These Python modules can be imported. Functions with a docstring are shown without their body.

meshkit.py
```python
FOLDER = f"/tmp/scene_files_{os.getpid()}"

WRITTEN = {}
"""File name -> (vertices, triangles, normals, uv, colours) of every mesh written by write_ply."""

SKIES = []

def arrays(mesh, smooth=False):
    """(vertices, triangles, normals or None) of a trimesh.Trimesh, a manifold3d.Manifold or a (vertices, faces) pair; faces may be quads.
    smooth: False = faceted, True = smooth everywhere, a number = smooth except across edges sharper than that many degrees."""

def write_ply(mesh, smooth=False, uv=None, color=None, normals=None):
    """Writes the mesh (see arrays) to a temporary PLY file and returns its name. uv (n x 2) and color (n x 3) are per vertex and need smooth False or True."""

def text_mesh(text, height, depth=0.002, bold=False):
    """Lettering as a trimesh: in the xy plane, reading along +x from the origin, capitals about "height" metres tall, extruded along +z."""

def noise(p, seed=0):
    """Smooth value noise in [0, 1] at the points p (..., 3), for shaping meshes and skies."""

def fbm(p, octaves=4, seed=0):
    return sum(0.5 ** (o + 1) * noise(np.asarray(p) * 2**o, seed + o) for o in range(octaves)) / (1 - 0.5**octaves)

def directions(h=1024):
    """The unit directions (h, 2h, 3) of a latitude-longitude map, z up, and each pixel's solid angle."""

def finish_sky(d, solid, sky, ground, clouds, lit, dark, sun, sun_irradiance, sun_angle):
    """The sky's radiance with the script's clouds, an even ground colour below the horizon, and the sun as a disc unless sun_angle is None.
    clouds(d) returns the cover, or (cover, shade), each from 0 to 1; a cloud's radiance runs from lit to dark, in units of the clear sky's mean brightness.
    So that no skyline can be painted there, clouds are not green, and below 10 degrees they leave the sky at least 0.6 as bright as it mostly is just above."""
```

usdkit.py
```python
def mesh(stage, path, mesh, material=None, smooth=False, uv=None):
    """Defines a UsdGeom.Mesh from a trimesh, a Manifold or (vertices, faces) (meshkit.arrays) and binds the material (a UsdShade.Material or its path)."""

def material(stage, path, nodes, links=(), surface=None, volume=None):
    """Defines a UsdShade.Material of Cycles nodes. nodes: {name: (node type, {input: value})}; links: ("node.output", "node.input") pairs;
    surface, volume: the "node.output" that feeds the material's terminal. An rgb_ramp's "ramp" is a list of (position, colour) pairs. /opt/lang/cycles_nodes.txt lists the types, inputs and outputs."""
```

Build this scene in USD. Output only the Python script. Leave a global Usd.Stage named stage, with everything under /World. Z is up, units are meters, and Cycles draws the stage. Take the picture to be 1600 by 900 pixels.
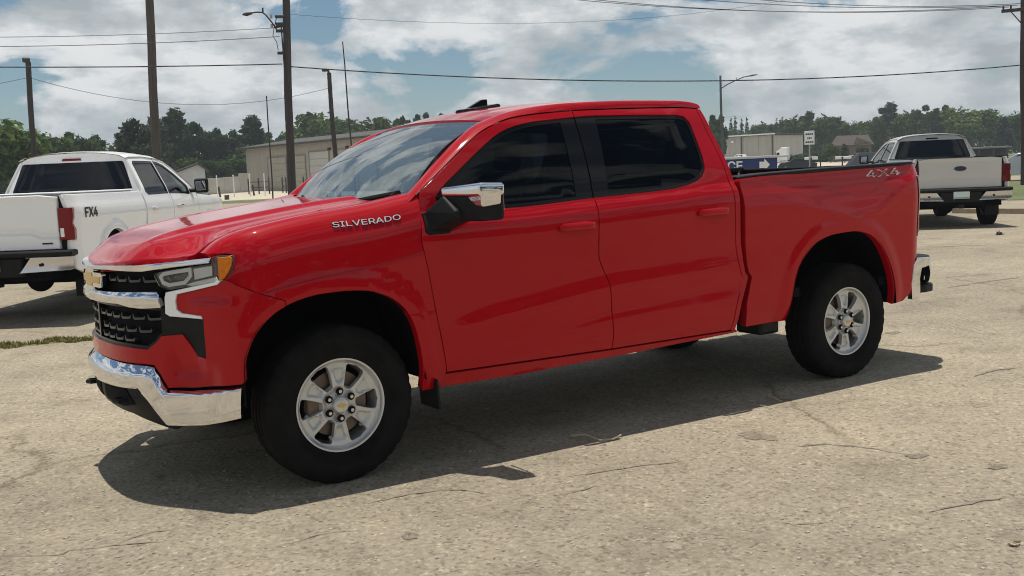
import math, random
import numpy as np, trimesh, shapely, usdkit, meshkit
from scipy.interpolate import PchipInterpolator as PC, CubicSpline as CS
from scipy.spatial import Delaunay
from shapely.geometry import Polygon, Point, LineString, box as sbox
from shapely import affinity
from pxr import Usd, UsdGeom, UsdLux, UsdShade, Gf, Sdf, Vt

stage = Usd.Stage.CreateInMemory()
UsdGeom.SetStageUpAxis(stage, 'Z')
UsdGeom.Xform.Define(stage, '/World')
UsdGeom.Scope.Define(stage, '/World/Looks')
PI = math.pi

# ------------------------------------------------------------------ camera
EYE = np.array([1.98901, 5.66096, 1.49793])
RIGHT = np.array([-0.83958861, 0.54171858, -0.04039736])
UP = np.array([-0.09369011, -0.07115192, 0.99305567])
FWD = np.array([-0.53508236, -0.83754306, -0.11049202])
cam = UsdGeom.Camera.Define(stage, '/World/camera')
cam.CreateHorizontalApertureAttr(36.0)
cam.CreateVerticalApertureAttr(20.25)
cam.CreateFocalLengthAttr(36.6)
cam.CreateClippingRangeAttr((0.05, 20000.0))
cam.AddTransformOp().Set(Gf.Matrix4d(*[float(x) for x in (*RIGHT, 0, *UP, 0, *(-FWD), 0, *EYE, 1)]))
cam.CreateExposureAttr(-0.08)

# ------------------------------------------------------------------ sky and sun
SUN = np.array([-0.02, -0.16, 1.0]); SUN /= np.linalg.norm(SUN)
SUN_EL = math.asin(SUN[2]); SUN_ROT = math.atan2(SUN[0], SUN[1])
HAZE = 0.0005
SKY_STRENGTH = 0.066
sun = UsdLux.DistantLight.Define(stage, '/World/sun')
sun.CreateIntensityAttr(1.2); sun.CreateAngleAttr(0.53); sun.CreateColorAttr(Gf.Vec3f(1.0, 0.95, 0.87))
sun.CreateNormalizeAttr(True)
_z = SUN; _x = np.cross([0, 1, 0], _z); _x /= np.linalg.norm(_x); _y = np.cross(_z, _x)
sun.AddTransformOp().Set(Gf.Matrix4d(*[float(v) for v in (*_x, 0, *_y, 0, *_z, 0, 0, 0, 60, 1)]))

def mat(name, nodes, links=(), surface='p.BSDF', volume=None):
    return usdkit.material(stage, '/World/Looks/' + name, nodes, links, surface=surface, volume=volume)

sky_mat = mat('sky_look', {
    'tc': ('texture_coordinate', {}),
    'sky': ('sky_texture', {'sky_type': 'single_scattering', 'sun_disc': False, 'sun_elevation': SUN_EL, 'sun_rotation': SUN_ROT, 'altitude': 200.0, 'aerosol_density': 0.35, 'ozone_density': 2.5}),
    'map': ('mapping', {'scale': (1.0, 1.0, 2.3), 'location': (0.13, 1.12, 0.18)}),
    'n1': ('noise_texture', {'scale': 5.0, 'detail': 9.0, 'roughness': 0.56, 'distortion': 0.25}),
    'n2': ('noise_texture', {'scale': 11.0, 'detail': 7.0, 'roughness': 0.6}),
    'up': ('map_range', {'from_min': 0.10, 'from_max': 0.60, 'to_min': 0.0, 'to_max': -0.13, 'clamp': True}),
    'add': ('math', {'math_type': 'add'}),
    'cov': ('rgb_ramp', {'ramp': [(0.0, (0, 0, 0)), (0.390, (0, 0, 0)), (0.425, (.74, .74, .74)), (0.452, (1, 1, 1)), (1.0, (1, 1, 1))]}),
    'shade': ('rgb_ramp', {'ramp': [(0.0, (5.4, 6.1, 6.6)), (0.36, (6.2, 6.9, 7.3)), (0.49, (8.6, 9.2, 9.5)), (0.60, (12.2, 12.5, 12.6)), (1.0, (14.0, 14.0, 13.9))]}),
    'sep': ('separate_xyz', {}),
    'hz': ('map_range', {'from_min': 0.0, 'from_max': 0.085, 'to_min': 0.72, 'to_max': 0.0, 'clamp': True}),
    'hm': ('mix_color', {'b': (5.3, 6.2, 6.7)}),
    'tone': ('mix_color', {'blend_type': 'multiply', 'fac': 1.0, 'b': (0.92, 1.06, 1.06)}),
    'm': ('mix_color', {}),
    'bg': ('background_shader', {'strength': SKY_STRENGTH}),
}, [('tc.generated', 'map.vector'), ('map.vector', 'n1.vector'), ('map.vector', 'n2.vector'), ('n1.fac', 'add.value1'), ('sep.z', 'up.value'), ('up.result', 'add.value2'), ('add.value', 'cov.fac'), ('n2.fac', 'shade.fac'),
    ('tc.generated', 'sep.vector'), ('sep.z', 'hz.value'), ('cov.color', 'm.fac'), ('sky.color', 'tone.a'), ('tone.result', 'm.a'), ('shade.color', 'm.b'),
    ('hz.result', 'hm.fac'), ('m.result', 'hm.a'), ('hm.result', 'bg.color')], surface='bg.background')
dome = UsdLux.DomeLight.Define(stage, '/World/sky')
dome.CreateIntensityAttr(1.0)
UsdShade.MaterialBindingAPI.Apply(dome.GetPrim()).Bind(sky_mat)
dome.GetPrim().SetCustomDataByKey('kind', 'structure')

# ------------------------------------------------------------------ helpers
_used = set()
def child(parent, name):
    base = f'{parent}/{name}'; p = base; k = 1
    while p in _used:
        p = f'{base}_{k:03d}'; k += 1
    _used.add(p); return p
def tag(prim, label=None, cat=None, group=None, kind=None):
    prim = prim.GetPrim() if hasattr(prim, 'GetPrim') else prim
    for k, v in (('label', label), ('category', cat), ('group', group), ('kind', kind)):
        if v: prim.SetCustomDataByKey(k, v)
    return prim
def thing(name, label=None, cat=None, loc=(0, 0, 0), rotz=0.0, group=None, parent='/World'):
    p = child(parent, name)
    x = UsdGeom.Xform.Define(stage, p)
    x.AddTranslateOp().Set(Gf.Vec3d(*[float(v) for v in loc]))
    if rotz: x.AddRotateZOp().Set(math.degrees(rotz))
    tag(x, label, cat, group)
    return p
FLIPPED = []   # things drawn with +x to the picture's right although their own +x runs left
def obj(parent, name, mesh, m, smooth=30, label=None, cat=None, group=None, kind=None):
    if any(parent == q or parent.startswith(q + '/') for q in FLIPPED): mesh = tm(np.array(mesh.vertices) * [-1, 1, 1], np.array(mesh.faces)[:, ::-1])
    p = child(parent, name)
    g = usdkit.mesh(stage, p, mesh, m, smooth=smooth)
    tag(g, label, cat, group, kind)
    return p
def raw(parent, name, v, f, n, m, label=None, cat=None, group=None, kind=None):
    p = child(parent, name)
    g = UsdGeom.Mesh.Define(stage, p)
    g.CreatePointsAttr(Vt.Vec3fArray.FromNumpy(np.asarray(v, np.float32)))
    g.CreateFaceVertexCountsAttr(Vt.IntArray.FromNumpy(np.full(len(f), 3, np.int32)))
    g.CreateFaceVertexIndicesAttr(Vt.IntArray.FromNumpy(np.asarray(f, np.int32).ravel()))
    g.CreateSubdivisionSchemeAttr('none')
    g.CreateNormalsAttr(Vt.Vec3fArray.FromNumpy(np.asarray(n, np.float32))); g.SetNormalsInterpolation('vertex')
    UsdShade.MaterialBindingAPI.Apply(g.GetPrim()).Bind(m)
    tag(g, label, cat, group, kind)
    return p
def tm(v, f): return trimesh.Trimesh(np.asarray(v, float), np.asarray(f, int), process=False)
def cat_(ms): return trimesh.util.concatenate([m for m in ms])
def bx(x0, x1, y0, y1, z0, z1, r=0.0):
    """A box, its edges chamfered by r."""
    c = np.array([(x0 + x1) / 2, (y0 + y1) / 2, (z0 + z1) / 2]); h = np.array([abs(x1 - x0), abs(y1 - y0), abs(z1 - z0)]) / 2
    if r <= 0:
        m = trimesh.creation.box(extents=h * 2); m.apply_translation(c); return m
    r = min(r, h.min() * .9); pts = []
    for s in np.array(np.meshgrid([-1, 1], [-1, 1], [-1, 1])).T.reshape(-1, 3):
        for k in range(3):
            q = s * (h - r); q[k] = s[k] * h[k]; pts.append(q)
        pts.append(s * (h - r * .45))
    m = trimesh.convex.convex_hull(np.array(pts)); m.apply_translation(c); return m
def tube(pts, rad, sides=8, caps=True):
    p = np.asarray(pts, float); n = len(p); rad = np.broadcast_to(rad, (n,))
    t = np.gradient(p, axis=0); t /= np.linalg.norm(t, axis=1, keepdims=True) + 1e-12
    ref = np.array([0, 0, 1.0]) if abs(t[:, 2]).mean() < .8 else np.array([1.0, 0, 0])
    a = np.cross(t, ref); a /= np.linalg.norm(a, axis=1, keepdims=True) + 1e-12; b = np.cross(t, a)
    an = np.arange(sides) * 2 * PI / sides
    v = (p[:, None] + rad[:, None, None] * (np.cos(an)[None, :, None] * a[:, None] + np.sin(an)[None, :, None] * b[:, None])).reshape(-1, 3)
    f = []
    for i in range(n - 1):
        for j in range(sides):
            q, w = i * sides + j, i * sides + (j + 1) % sides
            f += [(q, q + sides, w), (w, q + sides, w + sides)]
    if caps:
        v = np.vstack([v, p[0], p[-1]]); k = n * sides
        for j in range(sides):
            f += [(k, j, (j + 1) % sides), (k + 1, (n - 1) * sides + (j + 1) % sides, (n - 1) * sides + j)]
    m = tm(v, f); m.fix_normals(); return m
def prism(poly2, h0, h1):
    """A shapely polygon extruded from h0 to h1 along z."""
    m = trimesh.creation.extrude_polygon(poly2, h1 - h0); m.apply_translation((0, 0, h0)); return m
def to_xz(m, y0=0.0, flip=False):
    """Turns a mesh drawn in (x, y) with depth z into one drawn in (x, z) whose depth points to +y."""
    v = np.array(m.vertices); w = np.stack([v[:, 0], y0 + v[:, 2], v[:, 1]], 1)
    r = tm(w, np.array(m.faces)[:, ::-1]); return r
def moved(m, loc=(0, 0, 0), rot=None, scale=None):
    m = m.copy()
    if scale is not None: m.apply_scale(scale)
    if rot is not None: m.apply_transform(trimesh.transformations.euler_matrix(*rot))
    m.apply_translation(loc); return m
def mirror_y(m):
    v = np.array(m.vertices); v[:, 1] *= -1; return tm(v, np.array(m.faces)[:, ::-1])
def grid_mesh(R, closed=False):
    R = np.asarray(R, float); a, b = R.shape[:2]; f = []
    for i in range(a - 1):
        for j in range(b - 1 + closed):
            q, w = i * b + j, i * b + (j + 1) % b
            f += [(q, q + b, w), (w, q + b, w + b)]
    return tm(R.reshape(-1, 3), f)
def ring_pts(ring, step):
    c = np.asarray(ring.coords)[:-1]; out = []; n = len(c)
    for i in range(n):
        a, b = c[i], c[(i + 1) % n]; k = max(1, int(math.ceil(np.linalg.norm(b - a) / step)))
        for t in range(k): out.append(a + (b - a) * t / k)
    return np.array(out)
def panel(parent, name, S, poly, m, step=.03, depth=.018, bevel=.003, out=(0, 1, 0), mirror=False, grow=0.0, **kw):
    """A sheet of metal: the polygon in the surface's own two coordinates, laid on the surface S, with a rolled edge turned inwards."""
    if grow: poly = poly.buffer(grow, join_style=1, quad_segs=3)
    if poly.geom_type != 'Polygon': poly = max(poly.geoms, key=lambda g: g.area)
    poly = shapely.geometry.polygon.orient(poly.simplify(.0006), 1.0)
    T = (lambda u, v: S(u, v) * np.array([1, -1, 1])) if mirror else S
    def frame(q):
        e = 1e-3; u, v = q[:, 0], q[:, 1]
        n = np.cross(T(u + e, v) - T(u - e, v), T(u, v + e) - T(u, v - e))
        return n / (np.linalg.norm(n, axis=1, keepdims=True) + 1e-12)
    o = np.array(out, float) * (np.array([1, -1, 1]) if mirror else 1)
    rings = [ring_pts(r, step) for r in (poly.exterior, *poly.interiors)]
    inner, norms2 = [], []
    for r in rings:
        d = np.roll(r, -1, 0) - np.roll(r, 1, 0); d /= np.linalg.norm(d, axis=1, keepdims=True) + 1e-12
        n2 = np.stack([-d[:, 1], d[:, 0]], 1); inner.append(r + n2 * bevel); norms2.append(n2)
    x0, y0, x1, y1 = poly.bounds
    gx, gy = np.meshgrid(np.arange(x0, x1 + step, step), np.arange(y0, y1 + step, step * .87)); gx = gx + (np.arange(gx.shape[0]) % 2)[:, None] * step / 2
    core = poly.buffer(-bevel - .5 * step)
    g = np.stack([gx.ravel(), gy.ravel()], 1)
    g = g[shapely.contains_xy(core, g[:, 0], g[:, 1])] if not core.is_empty else g[:0]
    P2 = np.vstack(inner + [g])
    tri = Delaunay(P2).simplices
    ipoly = Polygon(inner[0], inner[1:]).buffer(1e-6)
    cen = P2[tri].mean(1); tri = tri[shapely.contains_xy(ipoly, cen[:, 0], cen[:, 1])]
    a = P2[tri]; ar = (a[:, 1, 0] - a[:, 0, 0]) * (a[:, 2, 1] - a[:, 0, 1]) - (a[:, 1, 1] - a[:, 0, 1]) * (a[:, 2, 0] - a[:, 0, 0])
    tri = tri[np.abs(ar) > 1e-10]; ar = ar[np.abs(ar) > 1e-10]; tri[ar < 0] = tri[ar < 0][:, ::-1]
    V = T(P2[:, 0], P2[:, 1]); N = frame(P2); sg = 1.0 if (N @ o).mean() > 0 else -1.0; N = N * sg
    Vs, Ns, Fs = [V], [N], [tri if sg > 0 else tri[:, ::-1]]; at = len(V); s0 = 0
    for r, n2, ri in zip(rings, norms2, inner):
        k = len(r); n = frame(r) * sg; base = T(r[:, 0], r[:, 1])
        side = base - T(r[:, 0] + n2[:, 0] * 1e-3, r[:, 1] + n2[:, 1] * 1e-3); side /= np.linalg.norm(side, axis=1, keepdims=True) + 1e-12
        v1, v2 = base - n * bevel, base - n * depth
        Vs += [v1, v2]; Ns += [side, side]
        i = np.arange(k); j = (i + 1) % k; t0, a1, a2 = s0, at, at + k
        q = np.vstack([np.stack([t0 + i, a1 + i, t0 + j], 1), np.stack([t0 + j, a1 + i, a1 + j], 1), np.stack([a1 + i, a2 + i, a1 + j], 1), np.stack([a1 + j, a2 + i, a2 + j], 1)])
        Fs.append(q if sg > 0 else q[:, ::-1]); s0 += k; at += 2 * k
    return raw(parent, name, np.vstack(Vs), np.vstack(Fs), np.vstack(Ns), m, **kw)
def off(S, d):
    """The surface S moved by d along its normal (towards +y for a body side, outwards for a nose)."""
    def T(u, v):
        u, v = np.broadcast_arrays(np.asarray(u, float), np.asarray(v, float)); e = 1e-3
        n = np.cross(S(u + e, v) - S(u - e, v), S(u, v + e) - S(u, v - e)); n /= np.linalg.norm(n, axis=-1, keepdims=True) + 1e-12
        p = S(u, v); ref = p * np.array([1, 1, 0]) - np.array([-1.8, 0, 0]) * np.array([1, 1, 0])
        sg = np.where(n[..., 1:2] + .35 * np.sign(ref[..., 0:1]) * n[..., 0:1] < 0, -1.0, 1.0)
        return p + n * sg * d
    return T
def sst(a, b, x):
    t = np.clip((x - a) / (b - a), 0, 1); return t * t * (3 - 2 * t)

# ------------------------------------------------------------------ materials
def plain(name, col, rough=.5, metal=0.0, coat=0.0, spec=.5, **kw):
    return mat(name, {'p': ('principled_bsdf', {'base_color': col, 'roughness': rough, 'metallic': metal, 'coat_weight': coat, 'specular_ior_level': spec, **kw})})
def mottled(name, c1, c2, scale=6.0, rough=.7, metal=0.0, bump=0.0, bscale=60.0, detail=6.0, stretch=(1, 1, 1), coat=0.0, spec=.5):
    nodes = {'tc': ('texture_coordinate', {}), 'mp': ('mapping', {'scale': stretch}), 'n': ('noise_texture', {'scale': scale, 'detail': detail, 'roughness': .6}),
             'r': ('rgb_ramp', {'ramp': [(.30, c1), (.70, c2)]}), 'p': ('principled_bsdf', {'roughness': rough, 'metallic': metal, 'coat_weight': coat, 'specular_ior_level': spec})}
    links = [('tc.object', 'mp.vector'), ('mp.vector', 'n.vector'), ('n.fac', 'r.fac'), ('r.color', 'p.base_color')]
    if bump:
        nodes['n2'] = ('noise_texture', {'scale': bscale, 'detail': 4.0}); nodes['b'] = ('bump', {'strength': 1.0, 'distance': bump})
        links += [('mp.vector', 'n2.vector'), ('n2.fac', 'b.height'), ('b.normal', 'p.normal')]
    return mat(name, nodes, links)
def paint(name, col, rough=.32, metal=0.0, dirt=(.30, .25, .19), amount=.10, coat=1.0, ior=1.32):
    """Car paint: clear coat over colour, very slight orange peel, a little road dust low down and in patches."""
    return mat(name, {'tc': ('texture_coordinate', {}), 'g': ('geometry', {}), 's': ('separate_xyz', {}),
        'n': ('noise_texture', {'scale': 5.0, 'detail': 8.0, 'roughness': .65}), 'h': ('map_range', {'from_min': .35, 'from_max': .85, 'to_min': 1.0, 'to_max': .12, 'clamp': True}),
        'mu': ('math', {'math_type': 'multiply'}), 'mu2': ('math', {'math_type': 'multiply', 'value2': amount}),
        'mx': ('mix_color', {'a': col, 'b': dirt}), 'w': ('noise_texture', {'scale': 2.2, 'detail': 2.0}), 'b': ('bump', {'strength': .35, 'distance': .004}),
        'cr': ('map_range', {'from_min': .3, 'from_max': .75, 'to_min': .02, 'to_max': .07, 'clamp': True}),
        'p': ('principled_bsdf', {'roughness': rough, 'metallic': metal, 'specular_ior_level': .03, 'coat_weight': coat, 'coat_ior': ior})},
        [('tc.object', 'n.vector'), ('tc.object', 'w.vector'), ('g.position', 's.vector'), ('s.z', 'h.value'), ('n.fac', 'mu.value1'), ('h.result', 'mu.value2'), ('mu.value', 'mu2.value1'),
         ('mu2.value', 'mx.fac'), ('mx.result', 'p.base_color'), ('w.fac', 'b.height'), ('b.normal', 'p.coat_normal'), ('n.fac', 'cr.value'), ('cr.result', 'p.coat_roughness')])
def ribbed(name, c1, c2, pitch):
    """Ribbed metal cladding: narrow standing ribs as relief, faint streaks of dirt below the eaves."""
    return mat(name, {'tc': ('texture_coordinate', {}), 'w': ('wave_texture', {'wave_type': 'bands', 'bands_direction': 'x', 'scale': PI / (10 * pitch)}), 'b': ('bump', {'strength': 1.0, 'distance': .05}), 'mp': ('mapping', {'scale': (1.0, 1.0, .12)}),
        'n': ('noise_texture', {'scale': 1.4, 'detail': 6.0, 'roughness': .65}), 'r': ('rgb_ramp', {'ramp': [(.3, c1), (.7, c2)]}), 'p': ('principled_bsdf', {'roughness': .6})},
        [('tc.object', 'w.vector'), ('w.fac', 'b.height'), ('b.normal', 'p.normal'), ('tc.object', 'mp.vector'), ('mp.vector', 'n.vector'), ('n.fac', 'r.fac'), ('r.color', 'p.base_color')])
def pane(name, tint, rough=0.0, ior=1.5, dust=.0, glossy=(1, 1, 1)):
    if dust:   # a thin even film of road dust on the glass
        return mat(name, {'t': ('transparent_bsdf', {'color': tint}), 'g': ('glossy_bsdf', {'roughness': rough, 'color': glossy}), 'f': ('fresnel', {'IOR': ior}), 'm': ('mix_closure', {}), 'd': ('diffuse_bsdf', {'color': (.44, .57, .64)}), 'm2': ('mix_closure', {'fac': dust})},
            [('f.fac', 'm.fac'), ('t.BSDF', 'm.closure1'), ('g.BSDF', 'm.closure2'), ('m.closure', 'm2.closure1'), ('d.BSDF', 'm2.closure2')], surface='m2.closure')
    nodes = {'t': ('transparent_bsdf', {'color': tint}), 'g': ('glossy_bsdf', {'roughness': rough, 'color': glossy}), 'f': ('fresnel', {'IOR': ior}), 'm': ('mix_closure', {})}
    return mat(name, nodes, [('f.fac', 'm.fac'), ('t.BSDF', 'm.closure1'), ('g.BSDF', 'm.closure2')], surface='m.closure')
M = {}
M['red'] = paint('red_paint', (.365, .0017, .0070), .42, amount=.006)
M['white'] = paint('white_paint', (.86, .86, .85), .35, amount=.10, ior=1.45)
M['grey'] = paint('greige_paint', (.53, .52, .495), .33, metal=.2, amount=.16)
M['chrome'] = plain('chrome', (.80, .80, .82), .035, 1.0)
M['chrome_soft'] = plain('soft_chrome', (.62, .62, .64), .16, 1.0)
M['alloy'] = mottled('alloy_silver', (.50, .50, .49), (.57, .57, .56), 14.0, .36, .45, coat=.4)
M['black'] = mottled('black_plastic', (.007, .007, .0075), (.012, .012, .0125), 20.0, .5, spec=.16)
M['gloss_black'] = plain('gloss_black', (.006, .006, .007), .12, spec=.22)
M['dark'] = plain('dark_recess', (.008, .008, .009), .9, spec=.1)
M['rubber'] = mottled('tyre_rubber', (.006, .006, .0065), (.013, .0125, .012), 9.0, .85, bump=.0015, bscale=90.0, spec=.10)
M['liner'] = plain('wheel_liner', (.006, .006, .007), .95, spec=.05)
M['brake'] = plain('brake_steel', (.16, .13, .11), .45, .8)
M['steel'] = mottled('galvanised_steel', (.30, .31, .32), (.42, .43, .43), 5.0, .45, .6)
M['tint'] = pane('tinted_glass', (.028, .036, .040), ior=1.27)
M['tint_mid'] = pane('light_tinted_glass', (.24, .30, .31), ior=1.30)
M['windshield'] = pane('windshield_glass', (.66, .82, .86), ior=2.7, dust=.09)
M['clear'] = pane('clear_lens', (.90, .92, .93), ior=1.45)
M['amber'] = mottled('amber_lens', (.50, .125, .003), (.68, .20, .006), 60.0, .15, coat=.3, spec=.2)
M['redlens'] = plain('red_lens', (.09, .004, .006), .10, coat=.4, spec=.2)
M['redlens2'] = plain('bright_red_lens', (.17, .006, .010), .12, coat=.3, spec=.2)
M['lamp_white'] = plain('lamp_white', (.80, .81, .80), .18, coat=1.0)
M['lamp_inner'] = plain('lamp_inner', (.80, .81, .82), .22, .15, coat=.6)
M['lamp_housing'] = plain('lamp_housing', (.10, .10, .105), .25, .5)
M['projector'] = plain('projector_glass', (.05, .055, .065), .03, coat=1.0)
M['grille_edge'] = plain('grille_bar_black', (.035, .036, .038), .28)
M['chrome_letter'] = plain('letter_chrome', (.85, .85, .85), .22, .55)
M['decal_dark'] = plain('decal_dark_red', (.20, .02, .03), .4)
M['gold'] = mottled('gold_emblem', (.50, .33, .10), (.62, .43, .16), 90.0, .30, .75)
M['seat'] = mottled('seat_cloth', (.030, .030, .032), (.055, .055, .057), 50.0, .9)
M['dash'] = mottled('dashboard_vinyl', (.04, .042, .046), (.06, .062, .066), 40.0, .6)
M['plate'] = plain('plate_white', (.55, .62, .60), .4)
M['plate_green'] = plain('plate_green', (.20, .36, .32), .4)
M['letter_black'] = plain('letter_black', (.012, .012, .013), .35)
M['letter_white'] = plain('letter_white', (.74, .74, .73), .4)
M['letter_pale'] = plain('letter_pale_red', (.70, .52, .52), .4)
M['wood'] = mottled('pole_wood', (.040, .032, .027), (.10, .082, .068), 5.0, .9, bump=.01, bscale=16.0, stretch=(6, 6, .35))
M['wood_dark'] = mottled('dark_pole_wood', (.024, .020, .018), (.060, .049, .042), 5.0, .9, bump=.01, bscale=16.0, stretch=(6, 6, .35))
M['wire'] = plain('wire_black', (.018, .018, .020), .6)
M['iron'] = plain('dark_iron', (.028, .024, .022), .6)
M['glassware'] = plain('lamp_lens', (.35, .35, .33), .2)

# ------------------------------------------------------------------ ground
def terrain(x, y):
    d = np.hypot(np.asarray(x, float) - EYE[0], np.asarray(y, float) - EYE[1])
    return 1.15 * sst(95, 190, d)
def concrete_look(name, base_a, base_b, speck=1.0):
    """Worn pale paving with exposed stones, cracks, patches and stains."""
    return mat(name, {
        'tc': ('texture_coordinate', {}),
        'big': ('noise_texture', {'scale': .22, 'detail': 6.0, 'roughness': .6}), 'bigr': ('rgb_ramp', {'ramp': [(.36, base_a), (.64, base_b)]}),
        'mid': ('noise_texture', {'scale': 1.7, 'detail': 8.0, 'roughness': .68}), 'midr': ('rgb_ramp', {'ramp': [(.28, (.66, .645, .63)), (.46, (.97, .97, .96)), (.56, (1.03, 1.03, 1.02)), (.76, (1.20, 1.18, 1.14))]}),
        'st': ('voronoi_texture', {'scale': 62.0, 'randomness': 1.0}), 'stb': ('rgb_to_bw', {}),
        'str': ('rgb_ramp', {'ramp': [(.0, (.36, .34, .31)), (.14, (.62, .60, .57)), (.30, (.93, .92, .91)), (.72, (1.05, 1.04, 1.02)), (.90, (1.32, 1.31, 1.28)), (1.0, (1.75, 1.74, 1.7))]}),
        'st2': ('voronoi_texture', {'scale': 24.0, 'randomness': 1.0}), 'stb2': ('rgb_to_bw', {}),
        'str2': ('rgb_ramp', {'ramp': [(.0, (.62, .60, .58)), (.10, (.93, .92, .91)), (.88, (1.03, 1.03, 1.02)), (1.0, (1.30, 1.29, 1.26))]}),
        'fine': ('noise_texture', {'scale': 34.0, 'detail': 6.0, 'roughness': .75}), 'finer': ('rgb_ramp', {'ramp': [(.26, (.55, .54, .52)), (.48, (1, 1, 1)), (.74, (1.30, 1.29, 1.26))]}),
        'wn': ('noise_texture', {'scale': 1.3, 'detail': 8.0, 'roughness': .7}), 'wm': ('mix_color', {'blend_type': 'linear_light', 'fac': .32}),
        'cr': ('voronoi_texture', {'feature': 'distance_to_edge', 'scale': .30, 'randomness': 1.0}), 'crr': ('rgb_ramp', {'ramp': [(0.0, (.58, .56, .53)), (.004, (.70, .68, .65)), (.009, (1, 1, 1)), (1, (1, 1, 1))]}),
        'ck': ('noise_texture', {'scale': .5, 'detail': 3.0}), 'ckr': ('map_range', {'from_min': .47, 'from_max': .56, 'to_min': 0.0, 'to_max': .85, 'clamp': True}),
        'sn': ('noise_texture', {'scale': .75, 'detail': 5.0, 'roughness': .55, 'distortion': .6}), 'snr': ('rgb_ramp', {'ramp': [(.0, (.56, .53, .50)), (.29, (.70, .67, .64)), (.36, (1, 1, 1)), (1, (1, 1, 1))]}),
        'm1': ('mix_color', {'blend_type': 'multiply', 'fac': 1.0}), 'm2': ('mix_color', {'blend_type': 'multiply', 'fac': .8 * speck}), 'm3': ('mix_color', {'blend_type': 'multiply', 'fac': .8 * speck}),
        'm4': ('mix_color', {'blend_type': 'multiply', 'fac': .9 * speck}), 'm5': ('mix_color', {'blend_type': 'multiply'}), 'm6': ('mix_color', {'blend_type': 'multiply', 'fac': .7}),
        'hm': ('math', {'math_type': 'multiply_add', 'value2': .8}), 'bp': ('bump', {'strength': .9, 'distance': .012}),
        'p': ('principled_bsdf', {'roughness': .92, 'specular_ior_level': .25})},
        [('tc.object', f'{n}.vector') for n in ('big', 'mid', 'st', 'st2', 'fine', 'wn', 'ck', 'sn')] +
        [('big.fac', 'bigr.fac'), ('mid.fac', 'midr.fac'), ('st.color', 'stb.color'), ('stb.val', 'str.fac'), ('st2.color', 'stb2.color'), ('stb2.val', 'str2.fac'), ('fine.fac', 'finer.fac'),
         ('tc.object', 'wm.a'), ('wn.color', 'wm.b'), ('wm.result', 'cr.vector'), ('cr.distance', 'crr.fac'), ('ck.fac', 'ckr.value'), ('sn.fac', 'snr.fac'),
         ('bigr.color', 'm1.a'), ('midr.color', 'm1.b'), ('m1.result', 'm2.a'), ('str.color', 'm2.b'), ('m2.result', 'm3.a'), ('str2.color', 'm3.b'), ('m3.result', 'm4.a'), ('finer.color', 'm4.b'),
         ('m4.result', 'm5.a'), ('crr.color', 'm5.b'), ('ckr.result', 'm5.fac'), ('m5.result', 'm6.a'), ('snr.color', 'm6.b'), ('m6.result', 'p.base_color'),
         ('stb.val', 'hm.value1'), ('fine.fac', 'hm.value3'), ('hm.value', 'bp.height'), ('bp.normal', 'p.normal')])
M['lot'] = concrete_look('worn_paving', (.290, .253, .194), (.380, .331, .252))
M['gravel'] = mottled('pale_gravel', (.42, .37, .28), (.54, .48, .37), 1.2, .95, bump=.02, bscale=20.0, detail=10.0)
M['grass'] = mottled('mown_grass', (.070, .095, .030), (.15, .16, .065), .35, .95, bump=.03, bscale=25.0, detail=10.0)
M['crack'] = mottled('crack_fill', (.16, .14, .11), (.25, .215, .165), 18.0, .95)
M['kerb'] = mottled('weathered_kerb', (.24, .19, .14), (.40, .33, .25), 4.0, .9)

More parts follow.
